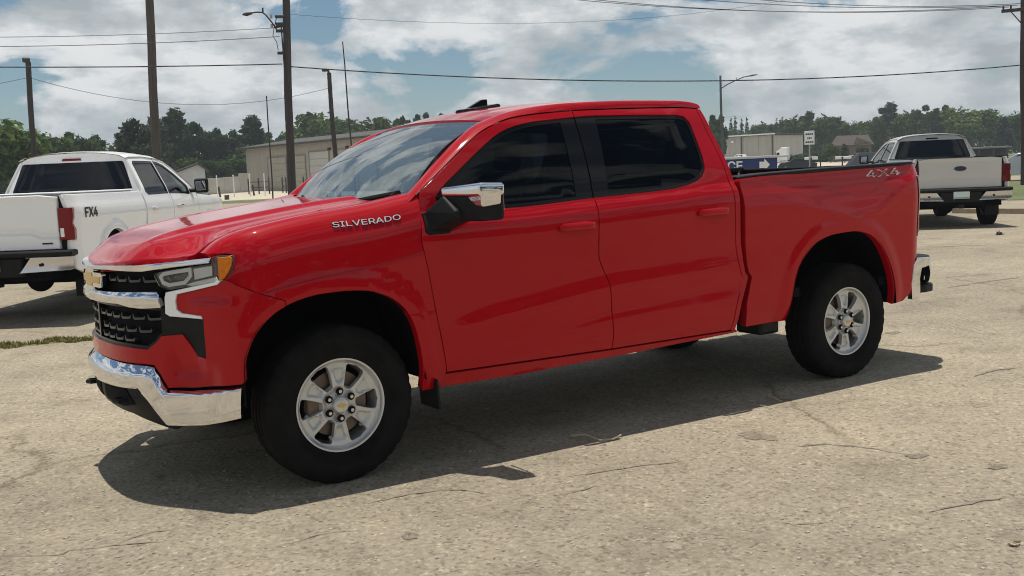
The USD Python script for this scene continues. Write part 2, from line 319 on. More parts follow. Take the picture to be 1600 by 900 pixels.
def sheet(poly, lift, step, name, m, kind='structure', label=None):
    """A sheet that follows the terrain a few millimetres above what lies below it."""
    poly = shapely.segmentize(poly, step); x0, y0, x1, y1 = poly.bounds
    gx, gy = np.meshgrid(np.arange(x0, x1, step), np.arange(y0, y1, step)); g = np.stack([gx.ravel(), gy.ravel()], 1)
    core = poly.buffer(-step * .4); g = g[shapely.contains_xy(core, g[:, 0], g[:, 1])] if not core.is_empty else g[:0]
    P2 = np.vstack([np.array(poly.exterior.coords)[:-1], g]); t = Delaunay(P2).simplices; c = P2[t].mean(1)
    t = t[shapely.contains_xy(poly, c[:, 0], c[:, 1])]; a = P2[t]
    s = np.cross(a[:, 1] - a[:, 0], a[:, 2] - a[:, 0]); t[s < 0] = t[s < 0][:, ::-1]
    V = np.column_stack([P2, terrain(P2[:, 0], P2[:, 1]) + lift])
    return obj('/World', name, tm(V, t), m, smooth=True, kind=kind, label=label)

rr = np.r_[np.linspace(0, 90, 16)[1:], np.linspace(95, 200, 22), 260, 400, 700, 1300, 2600, 5000]
th = np.linspace(0, 2 * PI, 97)[:-1]
V = [(EYE[0], EYE[1], 0)]
for r in rr:
    x = EYE[0] + r * np.cos(th); y = EYE[1] + r * np.sin(th); V += list(zip(x, y, terrain(x, y)))
F = [(0, 1 + j, 1 + (j + 1) % 96) for j in range(96)]
for i in range(len(rr) - 1):
    for j in range(96):
        a, b = 1 + i * 96 + j, 1 + i * 96 + (j + 1) % 96
        F += [(a, a + 96, b), (b, a + 96, b + 96)]
ground = obj('/World', 'ground', tm(V, F), M['lot'], smooth=True, kind='structure', label='pale worn stony paving of the parking lot')

def bear(px, d, z=None):
    """The point on the ground at d metres from the camera in the direction of the picture column px."""
    k = (px - 800) / 1626.7; w = FWD + k * RIGHT - (FWD[2] + k * RIGHT[2]) / UP[2] * UP; w = w[:2] / np.linalg.norm(w[:2])
    p = EYE[:2] + w * d; return np.array([p[0], p[1], float(terrain(p[0], p[1])) if z is None else z])
def facing(px):
    """Turn about z that makes a thing's +y side look at the camera and its +x run to the picture's right."""
    k = (px - 800) / 1626.7; w = FWD + k * RIGHT; return math.atan2(-w[1], -w[0]) - PI / 2
def sector(pxs, d0, d1): return Polygon([bear(p, d0)[:2] for p in pxs] + [bear(p, d1)[:2] for p in pxs[::-1]])
sheet(sector(list(range(-200, 1200, 60)), 96, 420), .012, 12, 'gravel_lot', M['gravel'])
sheet(sector(list(range(1180, 1480, 40)), 120, 420), .012, 12, 'gravel_lot', M['gravel'])
sheet(sector(list(range(1500, 1900, 40)), 36, 62), .010, 6, 'grass_verge', M['grass'])
sheet(sector(list(range(1490, 1900, 40)), 74, 220), .010, 10, 'grass_verge', M['grass'])
sheet(sector(list(range(-900, 520, 60)), 82, 94), .010, 6, 'grass_verge', M['grass'])
# kerb at the far right, between the lot and the street
k0, k1 = bear(1490, 29.0), bear(1750, 27.0)
dk = (k1 - k0); L = np.linalg.norm(dk[:2]); ak = math.atan2(dk[1], dk[0]); kr = thing('kerb', 'low weathered brown kerb behind the beige pickup at the right edge', 'kerb', k0, ak)
for i in range(int(L / 1.2)):
    obj(kr, 'kerb_stone', moved(bx(i * 1.2, i * 1.2 + 1.185, -.09, .09, -.02, .13 + .012 * math.sin(i * 2.3), .02), (0, .01 * math.sin(i * 1.7), 0)), M['kerb'])
# cracks in the paving: thin sunken-looking lines of dark grit
rng = np.random.default_rng(5)
def crack(pts, w):
    p = np.array(pts, float); d = np.r_[0, np.cumsum(np.linalg.norm(np.diff(p, axis=0), axis=1))]
    s = np.arange(0, d[-1], .035); q = np.stack([np.interp(s, d, p[:, 0]), np.interp(s, d, p[:, 1])], 1)
    t = np.gradient(q, axis=0); t /= np.linalg.norm(t, axis=1, keepdims=True); n = np.stack([-t[:, 1], t[:, 0]], 1)
    wob = np.cumsum(rng.normal(0, .006, len(q))); wob -= np.linspace(wob[0], wob[-1], len(q)); q = q + n * wob[:, None]
    ww = w * np.clip(.25 + .9 * np.abs(rng.normal(.5, .5, len(q))), .1, 1.6) * np.minimum(1, np.minimum(s, s[-1] - s) / .25 + .05)
    a, b = q + n * ww[:, None] / 2, q - n * ww[:, None] / 2
    V = np.vstack([np.column_stack([a, np.full(len(q), .0035)]), np.column_stack([b, np.full(len(q), .0035)])]); k = len(q)
    F = []
    for i in range(k - 1): F += [(i, i + k, i + 1), (i + 1, i + k, i + 1 + k)]
    m = tm(V, F); 
    if m.face_normals[:, 2].mean() < 0: m.invert()
    return m
def gp(px, py):
    w = FWD + (px - 800) / 1626.7 * RIGHT - (py - 450) / 1626.7 * UP; t = -EYE[2] / w[2]; return (EYE + w * t)[:2]
CR = [([(0, 868), (45, 870), (95, 868), (110, 862), (160, 857), (235, 848), (300, 843)], .012), ([(185, 850), (215, 838), (240, 831), (303, 823)], .016), ([(20, 815), (45, 817), (80, 812)], .013),
      ([(560, 790), (640, 772), (720, 765), (780, 776)], .013), ([(880, 745), (910, 741), (960, 733), (1010, 727), (1088, 719)], .016), ([(860, 775), (905, 768), (950, 757)], .012),
      ([(1435, 803), (1480, 795), (1530, 786), (1600, 776)], .020), ([(1225, 700), (1290, 697), (1350, 700), (1430, 712)], .018), ([(1480, 450), (1540, 441), (1600, 433)], .05),
      ([(1450, 388), (1500, 384), (1560, 382)], .04), ([(1520, 590), (1560, 578), (1600, 574)], .03), ([(1180, 810), (1240, 822), (1310, 815)], .010), ([(420, 858), (500, 836), (590, 826)], .008), ([(1040, 850), (1100, 835), (1170, 838)], .008)]
M['stain'] = concrete_look('stained_paving', (.215, .187, .142), (.26, .226, .17))
def blot(px, py, rx, ry, seed):
    g_ = np.random.default_rng(seed); c = gp(px, py); n = 40; t = np.linspace(0, 2 * PI, n, endpoint=False); r = 1 + .16 * np.sin(t * 2 + g_.random() * 6) + .12 * np.sin(t * 3 + g_.random() * 6) + .12 * np.sin(t * 5 + g_.random() * 6) + g_.normal(0, .05, n)
    V = np.vstack([[c[0], c[1], .0028], np.column_stack([c[0] + rx * r * np.cos(t), c[1] + ry * r * np.sin(t), np.full(n, .0028)])]); return tm(V, [(0, 1 + i, 1 + (i + 1) % n) for i in range(n)])
for i, b_ in enumerate(((1184, 682, .075, .11), (1432, 713, .055, .04), (1560, 730, .05, .035), (640, 838, .03, .05), (250, 745, .03, .03), (1395, 520, .09, .05))): obj(ground, 'stain', blot(*b_, i), M['stain'], smooth=False)
for pts, w in CR:
    obj(ground, 'crack', crack([gp(*p) for p in pts], w), M['crack'], smooth=False)

# ================================================================== the red pickup: its surfaces
FARCH=[(.47,.20),(.479,.60),(.476,.66),(.448,.746),(.391,.829),(.308,.895),(.202,.934),(.08,.953),(-.03,.955),(-.15,.944),(-.26,.906),(-.34,.848),(-.391,.773),(-.419,.672),(-.438,.548),(-.45,.38),(-.45,.20)]
RARCH=[(-3.10,.20),(-3.125,.45),(-3.172,.60),(-3.205,.73),(-3.245,.82),(-3.313,.897),(-3.418,.965),(-3.575,1.000),(-3.755,1.007),(-3.91,.980),(-4.02,.915),(-4.104,.81),(-4.16,.70),(-4.19,.58),(-4.20,.45),(-4.20,.20)]
def smooth_line(p,n=8):
    p=np.array(p,float); d=np.r_[0,np.cumsum(np.linalg.norm(np.diff(p,axis=0),axis=1))]
    f=PC(d,p); return f(np.linspace(0,d[-1],len(p)*n))
FA=smooth_line(FARCH);RA=smooth_line(RARCH)
FAP,RAP=Polygon(FA),Polygon(RA)
def flare(x,z):
    p=shapely.points(x,z)
    o=np.zeros(np.shape(x))
    for A,h in((FAP,.012),(RAP,.012)):
        d=shapely.distance(A,p); o=np.maximum(o,h*(1-sst(.035,.13,d)))
    return o
belt=PC([-3.,-2.45,-2.19,-1.59,-1.05,-.65,-.3],[1.385,1.37,1.352,1.325,1.303,1.300,1.30])
_yd=PC([.2,.38,.46,.55,.68,.80,.95,1.08,1.16,1.22,1.265,1.30,1.42,1.56,1.68,1.78,1.84,1.9],[.86,.925,.955,.978,.980,.976,.973,.974,.975,.969,.9515,.930,.898,.855,.810,.765,.728,.68])
def door(x,z):
    x,z=np.broadcast_arrays(np.asarray(x,float),np.asarray(z,float))
    w=sst(.9,1.2,z)*(1-sst(1.40,1.75,z)); zz=z-w*(belt(x)-1.30)
    y=_yd(zz)-.010*sst(-.9,-.45,x)*sst(1.3,1.2,z)*0
    y=y-.05*sst(-2.3,-2.9,x)*sst(1.3,1.7,z)-.012*sst(-1.2,-.4,x)*sst(1.35,1.6,z)
    zc=np.interp(-x,[.55,.9,1.7,2.6],[.66,.73,.82,.86]); k=sst(-.50,-.85,x)
    y=y+k*(.0055*np.exp(-((z-zc)/.055)**2)-.007*np.exp(-((z-zc+.13)/.06)**2)*sst(.47,.55,z))
    return np.stack([x,y+flare(x,z),z],-1)
zr=PC([-.75,-.505,-.25,.08,.30,.42,.50,.56,.62,.7],[1.44,1.415,1.372,1.334,1.299,1.273,1.240,1.195,1.14,1.07])
_v=[.2,.4,.55,.68,.80,.95,1.08,1.18,1.25,1.31,1.37,1.43]
_b=PC(_v,[0,0,0,0,0,1,1,1,1,1,1,1]);_a=PC(_v,[.2,.4,.55,.68,.80,-.30,-.18,-.10,-.045,-.012,0,-.004])
_yf=PC(_v,[.86,.930,.977,.979,.976,.975,.968,.945,.914,.875,.830,.775])
def fender(x,v):
    x,v=np.broadcast_arrays(np.asarray(x,float),np.asarray(v,float))
    z=_a(v)+_b(v)*zr(x)
    y=_yf(v)-.05*sst(.30,.62,x)**1.3*sst(.5,.9,v)-.02*sst(.35,.60,x)
    return np.stack([x,y+flare(x,z),z],-1)
_ybed=PC([.2,.40,.47,.6,.75,.95,1.1,1.20,1.28,1.34,1.40,1.46],[.88,.93,.948,.966,.967,.972,.982,.987,.980,.962,.950,.945])
def bed(x,z):
    x,z=np.broadcast_arrays(np.asarray(x,float),np.asarray(z,float))
    t=np.clip((-4.38-x)/.20,0,1.2)
    y=_ybed(z-.035*sst(.9,1.3,z)*sst(-2.8,-4.4,x))-.10*t**2.4
    # sculpted fold running from the shoulder down to the rear of the arch
    zl=np.interp(-x,[2.7,3.25,3.78,4.02,4.45,4.7],[1.26,1.205,1.105,1.13,1.345,1.40]); f=sst(-2.85,-3.35,x)
    y=y-f*.015*np.clip((z-zl)/.16,0,1)+f*.005*np.exp(-((z-zl)/.035)**2)
    return np.stack([x,y+flare(x,z),z],-1)
_C=np.array([(.925,-.12),(.925,0),(.918,.15),(.900,.30),(.862,.43),(.80,.545),(.722,.655),(.645,.765),(.58,.865),(.535,.925),(.49,.962),(.43,.985),(.36,.995),(.28,1.0),(.20,1.002)])
_d=np.r_[0,np.cumsum(np.linalg.norm(np.diff(_C,axis=0),axis=1))];_d-=_d[1]
_Cf=CS(_d,_C);AMAX=_d[-1]
def nose(a,z,off=0.):
    a,z,off=np.broadcast_arrays(np.asarray(a,float),np.asarray(z,float),np.asarray(off,float))
    p=_Cf(a);t=_Cf(a,1);n=np.stack([t[...,1],-t[...,0]],-1);n/=np.linalg.norm(n,axis=-1,keepdims=True)
    p=p+n*off[...,None]
    return np.stack([p[...,0],p[...,1],z],-1)
def vof(x, z):
    v = np.linspace(.2, 1.43, 400); return float(np.interp(z, fender(np.full(400, x), v)[:, 2], v))
def aof(x):
    a = np.linspace(.3, AMAX, 600); return float(np.interp(-x, -_Cf(a)[:, 0], a))
def hcz(x): return PC([-.6, -.35, -.13, .1, .35, .55, .75, .82, .87, .905, .94], [1.395, 1.385, 1.366, 1.338, 1.303, 1.270, 1.226, 1.203, 1.170, 1.130, 1.09])(x)
def hood_s(x, y):
    x, y = np.broadcast_arrays(np.asarray(x, float), np.asarray(y, float)); q = np.abs(y)
    zc = hcz(np.clip(x, -.6, .94)); zo = zr(np.clip(x, -.75, .70))
    xf = np.interp(q, _Cf(np.linspace(0, AMAX, 200))[:, 1], _Cf(np.linspace(0, AMAX, 200))[:, 0])
    s = np.clip((xf - x) / .15, 0, 1); g = 1 - (1 - s) ** 2.2; zf = np.interp(q, [0, .3, .48, .64, .74, .85], [1.121, 1.131, 1.139, 1.155, 1.174, 1.178])
    w = sst(.46, .76, q); z = zc * (1 - w) + np.maximum(zo, zc - .09) * w
    z = z + .016 * (1 - sst(.36, .46, q)) * sst(.86, .6, x) - .016 * np.exp(-((q - .60) / .10) ** 2) * sst(.75, .45, x)
    z = z + .010 * np.exp(-((q - .41) / .035) ** 2) * sst(.85, .55, x)
    z = zf + (np.maximum(z, zf - .004) - zf) * g
    return np.stack([x, y, z], -1)
def ws(u, w):
    u, w = np.broadcast_arrays(np.asarray(u, float), np.asarray(w, float)); q = u * u
    b = np.stack([-.34 - .17 * q, .80 * u, 1.325 + .088 * q], -1); t = np.stack([-1.00 - .06 * q, .650 * u, 1.805 - .022 * q], -1)
    k = w[..., None]; p = b * (1 - k) + t * k
    bul = .050 * np.sin(PI * np.clip(w, 0, 1)); return p + np.stack([bul * .55, 0 * bul, bul * .8], -1)
L1 = smooth_line([(-.43, 1.352), (-.512, 1.416), (-.626, 1.494), (-.742, 1.575), (-.850, 1.650), (-.957, 1.718), (-1.074, 1.766), (-1.191, 1.798), (-1.418, 1.824), (-1.651, 1.839), (-2.14, 1.852), (-2.46, 1.856), (-2.662, 1.848)], 5)
L2 = smooth_line([(-.42, .80, 1.335), (-.505, .795, 1.415), (-.70, .748, 1.575), (-.88, .702, 1.702), (-1.00, .668, 1.768), (-1.07, .652, 1.790), (-1.20, .648, 1.826), (-1.40, .648, 1.856), (-1.65, .648, 1.879), (-2.1, .648, 1.896), (-2.46, .640, 1.894), (-2.60, .630, 1.882), (-2.672, .618, 1.858)], 5)
def rail_rows(n=9, gap=.004):
    s = np.linspace(0, 1, 90); d1 = np.r_[0, np.cumsum(np.linalg.norm(np.diff(L1, axis=0), axis=1))]
    A = door(np.interp(s * d1[-1], d1, L1[:, 0]), np.interp(s * d1[-1], d1, L1[:, 1]) + gap)
    B = np.stack([np.interp(A[:, 0], L2[::-1, 0], L2[::-1, k]) for k in range(3)], 1); B[:, 0] = A[:, 0]
    rows = []
    for t in np.linspace(0, 1, n):
        p = A * (1 - t) + B * t; c = B - A; ax = np.gradient(A, axis=0); nn = np.cross(c, ax); nn /= np.linalg.norm(nn, axis=1, keepdims=True)
        nn *= np.sign(nn[:, 2:3] + nn[:, 1:2]); rows.append(p + nn * (.013 * math.sin(PI * t) ** .8 + .012 * sst(-1.0, -1.5, A[:, :1]) * math.sin(PI * t)))
    rows = np.array(rows); a0 = rows[0] - np.array([0, .02, 0]); b0 = rows[-1] - np.array([0, .012, .012])
    return np.concatenate([a0[None], rows, b0[None]])
DLO = [(-.600, 1.386), (-.602, 1.353), (-.615, 1.326), (-.656, 1.312), (-1.049, 1.306), (-1.59, 1.332), (-2.188, 1.357), (-2.375, 1.388), (-2.467, 1.427), (-2.500, 1.470), (-2.509, 1.53), (-2.511, 1.624), (-2.506, 1.755), (-2.485, 1.795), (-2.428, 1.811), (-2.116, 1.813), (-1.753, 1.810), (-1.513, 1.794), (-1.285, 1.772), (-1.172, 1.750), (-1.080, 1.718), (-.932, 1.631), (-.741, 1.500), (-.647, 1.433)]
DLO = Polygon(smooth_line(DLO + DLO[:1], 3)).buffer(-.004)
DOORGAP = [(-1.621, 1.850), (-1.614, 1.324), (-1.599, 1.006), (-1.640, .90), (-1.667, .853), (-1.685, .459)]
FRONTGAP = [(-.588, .474), (-.542, .756), (-.505, 1.009), (-.472, 1.176), (-.490, 1.319), (-.503, 1.377), (-.512, 1.416)]
REARSEAM = [(-2.612, 1.852), (-2.630, 1.724), (-2.652, 1.60), (-2.662, 1.50), (-2.668, 1.418), (-2.670, 1.02), (-2.705, .816), (-2.728, .785), (-2.664, .617), (-2.630, .458)]
CABREAR = [(-2.659, 1.850), (-2.680, 1.724), (-2.700, 1.60), (-2.708, 1.50), (-2.716, 1.418), (-2.717, 1.02), (-2.747, .816), (-2.774, .785), (-2.708, .617), (-2.668, .434)]
topz = lambda xs: [(x, float(np.interp(-x, -L1[:, 0], L1[:, 1]))) for x in xs]
smv = lambda p: [tuple(q) for q in smooth_line(p, 4)]

RT = thing('red_pickup', 'glossy red crew cab pickup with chrome bumpers and silver wheels, filling the middle', 'pickup truck')
def wheel(parent, c, side, spin, R=.396, rim=.230, W=.128, style=0):
    w = thing('wheel', loc=c, parent=parent)
    pr = [(.098, rim - .006), (.108, rim + .004), (.116, rim + .014), (.126, rim + .045), (.134, rim + .085), (.133, rim + .11), (.127, R - .034), (.121, R - .022), (.110, R - .008), (.098, R - .002), (.060, R), (.056, R), (.053, R - .010), (.044, R - .010), (.041, R), (.012, R + .001), (.009, R - .010), (0, R - .010)]
    pr = [(a * W / .135, b) for a, b in pr]; pr = pr + [(-a, b) for a, b in pr[::-1]][1:]
    n = 180; an = np.arange(n) * 2 * PI / n; rows = []
    for a, b in pr:
        r = np.full(n, b)
        if abs(a) > .085 * W / .135 and b > R - .04: r = b - .0045 * ((np.arange(n) % 5) < 2)
        if rim + .02 < b < R - .05: r = r + .0015 * np.sin(an * 3)
        rows.append(np.stack([r * np.cos(an), np.full(n, a), r * np.sin(an)], 1))
    rows = np.array(rows); rows[..., 2] = np.maximum(rows[..., 2], -c[2] + .001)
    t = grid_mesh(rows, True); t.fix_normals(); obj(w, 'tyre', t, M['rubber'], smooth=40)
    op = []
    for k in range(6):
        a0 = spin + PI / 3 * k
        q = [(.092, -.20), (.128, -.245), (.165, -.262), (.196, -.258), (.204, -.215), (.2065, 0), (.204, .215), (.196, .258), (.165, .262), (.128, .245), (.092, .20), (.087, .10), (.086, 0), (.087, -.10)]
        op.append(Polygon([(r * rim / .230 * math.cos(a0 + a), r * rim / .230 * math.sin(a0 + a)) for r, a in q]).buffer(-.003).buffer(.003))
    disc = Point(0, 0).buffer(rim - .003, 40)
    for o in op: disc = disc.difference(o)
    def S(u, v):
        r = np.hypot(u, v); a = np.arctan2(v, u); k = (a - spin - PI / 6) / (PI / 3); k = (k - np.round(k)) * PI / 3
        rr_ = r * .230 / rim
        y = .100 - .016 * sst(.222, .206, rr_) + .006 * sst(.20, .15, rr_) - .012 * sst(.10, .06, rr_)
        pk = sst(.098, .125, rr_) * sst(.190, .165, rr_) * (1 - sst(.55, .8, np.abs(k - .05) / (.30 * np.clip(rr_ / .19, .4, 1))))
        y = y - .016 * pk + .008 * sst(.050, .036, rr_)
        return np.stack([u, side * (y - .008) * np.ones_like(u), v], -1)
    panel(w, 'rim', S, disc, M['alloy'], step=.0075, depth=.030, bevel=.003, out=(0, side, 0))
    b = grid_mesh(np.array([[(r * math.cos(a), side * y, r * math.sin(a)) for a in np.linspace(0, 2 * PI, 65)[:-1]] for r, y in ((rim + .006, .098), (rim + .004, .104), (rim - .004, .103), (rim - .012, .092), (rim - .016, .05), (rim - .03, -.02), (rim - .03, -.10))]), True)
    if side < 0: b.invert()
    obj(w, 'rim_barrel', b, M['alloy'], smooth=35)
    d = trimesh.creation.cylinder(.165, .02, sections=48); d.apply_transform(trimesh.transformations.rotation_matrix(PI / 2, (1, 0, 0))); d.apply_translation((0, side * .02, 0)); obj(w, 'brake_disc', d, M['brake'])
    obj(w, 'brake_caliper', bx(.08, .16, side * .0 - .03, side * .0 + .05, -.06, .10, .01), M['brake'])
    d = trimesh.creation.cylinder(rim - .01, .012, sections=40); d.apply_transform(trimesh.transformations.rotation_matrix(PI / 2, (1, 0, 0))); d.apply_translation((0, -side * .04, 0)); obj(w, 'back_plate', d, M['dark'])
    for k in range(6):
        a = spin + PI / 6 + PI / 3 * k; x, z = .068 * math.cos(a), .068 * math.sin(a)
        h = trimesh.creation.cylinder(.0190, .006, sections=20); h.apply_transform(trimesh.transformations.rotation_matrix(PI / 2, (1, 0, 0))); h.apply_translation((x, side * .0905, z)); obj(w, 'lug_recess', h, M['dark'])
        h = trimesh.creation.cylinder(.0095, .014, sections=6); h.apply_transform(trimesh.transformations.rotation_matrix(PI / 2, (1, 0, 0))); h.apply_translation((x, side * .095, z)); obj(w, 'lug_nut', h, M['chrome_soft'])
    h = trimesh.creation.revolve([(0, .016), (.022, .0155), (.036, .012), (.042, .004), (.042, -.01)], sections=32); h.apply_transform(trimesh.transformations.rotation_matrix(-PI / 2 * side, (1, 0, 0))); h.apply_translation((0, side * .095, 0)); h.fix_normals()
    cc = obj(w, 'centre_cap', h, M['alloy'])
    if style == 0:
        e = to_xz(prism(sbox(-.022, -.006, .022, .006).union(sbox(-.009, -.011, .009, .011)), 0, .003), .1105)
        obj(w, 'cap_emblem', e if side > 0 else mirror_y(e), M['gold'], smooth=False)
    return w
for sgn in (1, -1):
    mir = sgn < 0
    kw = dict(out=(0, 1, 0), mirror=mir)
    # ---- front fender
    seam = [(aof(.27), .94), (1.203, .982), (1.105, 1.025), (1.038, 1.062)]
    fa = [(x, vof(x, z)) for x, z in FA]
    fen = [(.27, vof(.27, .80))] + [(float(_Cf(a)[0]), vof(float(_Cf(a)[0]), z)) for a, z in shapely.segmentize(LineString(seam), .01).coords] + [(.492, vof(.492, 1.10)), (.482, vof(.482, 1.170)), (.53, 1.25), (.572, 1.31), (.580, 1.37), (.580, 1.43)]
    fen += [(x, 1.43) for x in np.linspace(.55, -.50, 30)] + [(x, vof(x, z)) for x, z in shapely.segmentize(LineString(FRONTGAP[::-1]), .02).coords][1:] + [(-.556, .394), (.0, .394)]
    fp = Polygon(fen).buffer(0).difference(Polygon(fa).buffer(0))
    ff = panel(RT, 'front_fender', fender, fp, M['red'], step=.022, depth=.05, bevel=.0015, grow=-.0012, **kw)
    # ---- doors
    fd = Polygon(FRONTGAP + topz(np.linspace(-.53, -1.60, 40)) + smv(DOORGAP))
    rd = Polygon(smv(DOORGAP)[::-1] + topz(np.linspace(-1.63, -2.60, 30)) + smv(REARSEAM))
    GF = Polygon([(-.50, 1.2), (-1.512, 1.2), (-1.535, 1.9), (-.50, 1.9)]).intersection(DLO); GR = Polygon([(-1.690, 1.2), (-2.6, 1.2), (-2.6, 1.9), (-1.762, 1.9)]).intersection(DLO)
    for nm, pl, half, gl in (('front_door', fd, 1, GF), ('rear_door', rd, 0, GR)):
        p = pl.difference(DLO)
        if p.geom_type != 'Polygon': p = max(p.geoms, key=lambda g: g.area)
        dp = panel(RT, nm, door, p, M['red'], step=.020, depth=.03, bevel=.002, grow=-.0022, **kw)
        split = Polygon(smv(DOORGAP) + ([(-.3, .4), (-.3, 1.95)] if half else [(-2.9, .4), (-2.9, 1.95)])).buffer(-.003)
        ring = DLO.buffer(.002).intersection(split).difference(gl.buffer(-.020))
        if ring.geom_type != 'Polygon': ring = max(ring.geoms, key=lambda g: g.area)
        panel(dp, 'window_trim', off(door, -.006), ring, M['gloss_black'], step=.02, depth=.02, **kw)
        panel(dp, 'window', off(door, -.012), gl.buffer(-.012), M['tint_mid' if half else 'tint'], step=.05, depth=.004, bevel=.001, **kw)
        hx = -1.447 if half else -2.478; hz = 1.184 if half else 1.209
        y0 = float(door(hx, hz)[1])
        hd = Polygon([(hx - .127, hz - .012), (hx - .120, hz + .020), (hx - .05, hz + .027), (hx + .105, hz + .022), (hx + .125, hz + .008), (hx + .127, hz - .014), (hx + .10, hz - .024), (hx - .10, hz - .024)]).buffer(-.008).buffer(.008)
        hs = lambda u, v, hx=hx, hz=hz: door(u, v) + np.stack([0 * u, .042 * np.clip(1 - (np.abs(u - hx) / .135) ** 6, 0, 1) * np.clip(1 - ((v - hz) / .034) ** 2, 0, 1) ** .5 + .002, 0 * u], -1)
        panel(dp, 'handle', hs, hd, M['red'], step=.008, depth=.03, bevel=.002, **kw)
        cup = Polygon([(hx + .085 * math.cos(a) - .01, hz - .014 + .042 * math.sin(a)) for a in np.linspace(0, 2 * PI, 25)[:-1]])
        panel(dp, 'handle_cup', lambda u, v: door(u, v) + np.array([0, .0015, 0]), cup, M['red_cup'] if 'red_cup' in M else M['red'], step=.02, depth=.002, bevel=.0005, **kw)
    # ---- cab corner, rocker, A pillar and roof rail
    panel(RT, 'cab_corner', door, Polygon(smv(REARSEAM)[::-1] + smv(CABREAR)), M['red'], step=.02, depth=.07, grow=-.002, **kw)
    panel(RT, 'rocker', lambda x, z: door(x, z) - np.array([0, .004, 0]), Polygon([(-.560, .466), (-1.685, .452), (-2.69, .450), (-2.70, .436), (-1.8, .408), (-1.011, .390), (-.556, .394)]), M['red'], step=.02, depth=.06, **kw)
    rows = rail_rows(); 
    if mir: rows = rows * np.array([1, -1, 1])
    m_ = grid_mesh(rows); 
    if m_.face_normals[:, 2].mean() < 0: m_.invert()
    obj(RT, 'roof_rail', m_, M['red'], smooth=40)
    # ---- bed side
    bp = [(-2.73, 1.398), (-2.751, 1.017), (-2.768, .87), (-2.783, .813), (-2.812, .782), (-2.79, .70), (-2.764, .611), (-2.77, .462), (-3.066, .466), (-4.10, .456), (-4.331, .470), (-4.40, .52), (-4.44, .60), (-4.47, .70), (-4.545, .76), (-4.545, .915), (-4.478, .925), (-4.470, 1.15), (-4.455, 1.360), (-4.545, 1.368), (-4.550, 1.440), (-4.435, 1.442), (-3.588, 1.428), (-2.985, 1.412)]
    bpoly = Polygon(bp).difference(RAP)
    bs = panel(RT, 'bed_side', bed, bpoly, M['red'], step=.022, depth=.05, **kw)
    cap = Polygon([(-2.735, .955), (-4.545, .90), (-4.545, .80), (-2.735, .81)])
    zc = lambda x, y: np.stack([x, y, np.interp(-x, [2.73, 2.985, 3.588, 4.435, 4.6], [1.400, 1.414, 1.430, 1.444, 1.442]) + .014 - .05 * np.clip((np.abs(y) - .93) / .05, 0, 1) ** 2], -1)
    cap = Polygon([(-2.735, .948), (-3.6, .950), (-4.36, .948), (-4.45, .935), (-4.54, .875), (-4.54, .80), (-2.735, .80)])
    panel(RT, 'bed_rail_cap', zc, cap, M['black'], step=.04, depth=.03, bevel=.006, out=(0, 0, 1), mirror=mir)
    tl = Polygon([(-4.485, .925), (-4.477, 1.15), (-4.462, 1.355), (-4.575, 1.362), (-4.580, 1.30), (-4.555, 1.19), (-4.562, 1.13), (-4.585, 1.06), (-4.585, .925)])
    tp = panel(RT, 'tail_lamp', lambda x, z: bed(x, z) + np.array([0, .006, 0]), tl, M['redlens'], step=.012, depth=.05, **kw)
    panel(tp, 'inner_lens', lambda x, z: bed(x, z) + np.array([-.004, .009, 0]), Polygon([(-4.535, .95), (-4.532, 1.06), (-4.575, 1.06), (-4.578, .95)]), M['redlens2'], step=.02, depth=.01, **kw)
    # ---- wheel wells, mud guards
    for A, nm in ((FA, 'front'), (RA, 'rear')):
        a = A[np.linspace(0, len(A) - 1, 40).astype(int)]; cxy = a.mean(0); a2 = cxy + (a - cxy) * 1.02; a2[:, 1] = np.maximum(a2[:, 1], .47 if nm == 'rear' else .46)
        ys = (.985, .93, .60, .56); R_ = np.array([np.stack([a2[:, 0], np.full(len(a2), y * sgn), a2[:, 1]], 1) for y in ys])
        m_ = grid_mesh(R_); obj(RT, 'wheel_well', m_, M['liner'], smooth=True)
        pa = Polygon(a2).buffer(.001).simplify(.002)
        obj(RT, 'wheel_well_back', to_xz(prism(pa, 0, .004), .556) if sgn > 0 else mirror_y(to_xz(prism(pa, 0, .004), .556)), M['liner'])
    g = prism(Polygon([(.80, .29), (1.0, .29), (1.0, .44), (.86, .50), (.80, .50)]), 0, .012)
    v = np.array(g.vertices); mg = tm(np.stack([-.505 - v[:, 2] - .06 * (.6 - v[:, 1]), v[:, 0] - .02, v[:, 1]], 1), g.faces); mg.fix_normals(); obj(RT, 'mud_flap', mg if sgn > 0 else mirror_y(mg), M['black'])
    g = bx(-3.10, -2.92, .70 * sgn, .93 * sgn, .385, .50, .02); obj(RT, 'mud_flap', g, M['black'])
    # ---- mirror
    def ell(px_, a, b, c_, n=2.6): return None
    mr = thing('wing_mirror', parent=RT)
    base = Polygon([(-.490, 1.335), (-.500, 1.215), (-.520, 1.198), (-.640, 1.200), (-.655, 1.23), (-.668, 1.30), (-.70, 1.318), (-.70, 1.36), (-.62, 1.44), (-.585, 1.42), (-.56, 1.37)])
    panel(mr, 'mirror_base', lambda x, z: door(x, z) + np.array([0, .012, 0]), Polygon([(-.505, 1.312), (-.500, 1.215), (-.520, 1.198), (-.640, 1.200), (-.655, 1.23), (-.668, 1.315), (-.60, 1.33)]).buffer(-.01).buffer(.01), M['black'], step=.02, depth=.03, bevel=.006, **kw)
    def hull_of(pts, r, sub=1):
        s = trimesh.creation.icosphere(2, 1.0).vertices; return trimesh.convex.convex_hull(np.vstack([np.array(p) + s * rr_ for p, rr_ in zip(pts, r)]))
    F_ = lambda m: m if sgn > 0 else mirror_y(m)
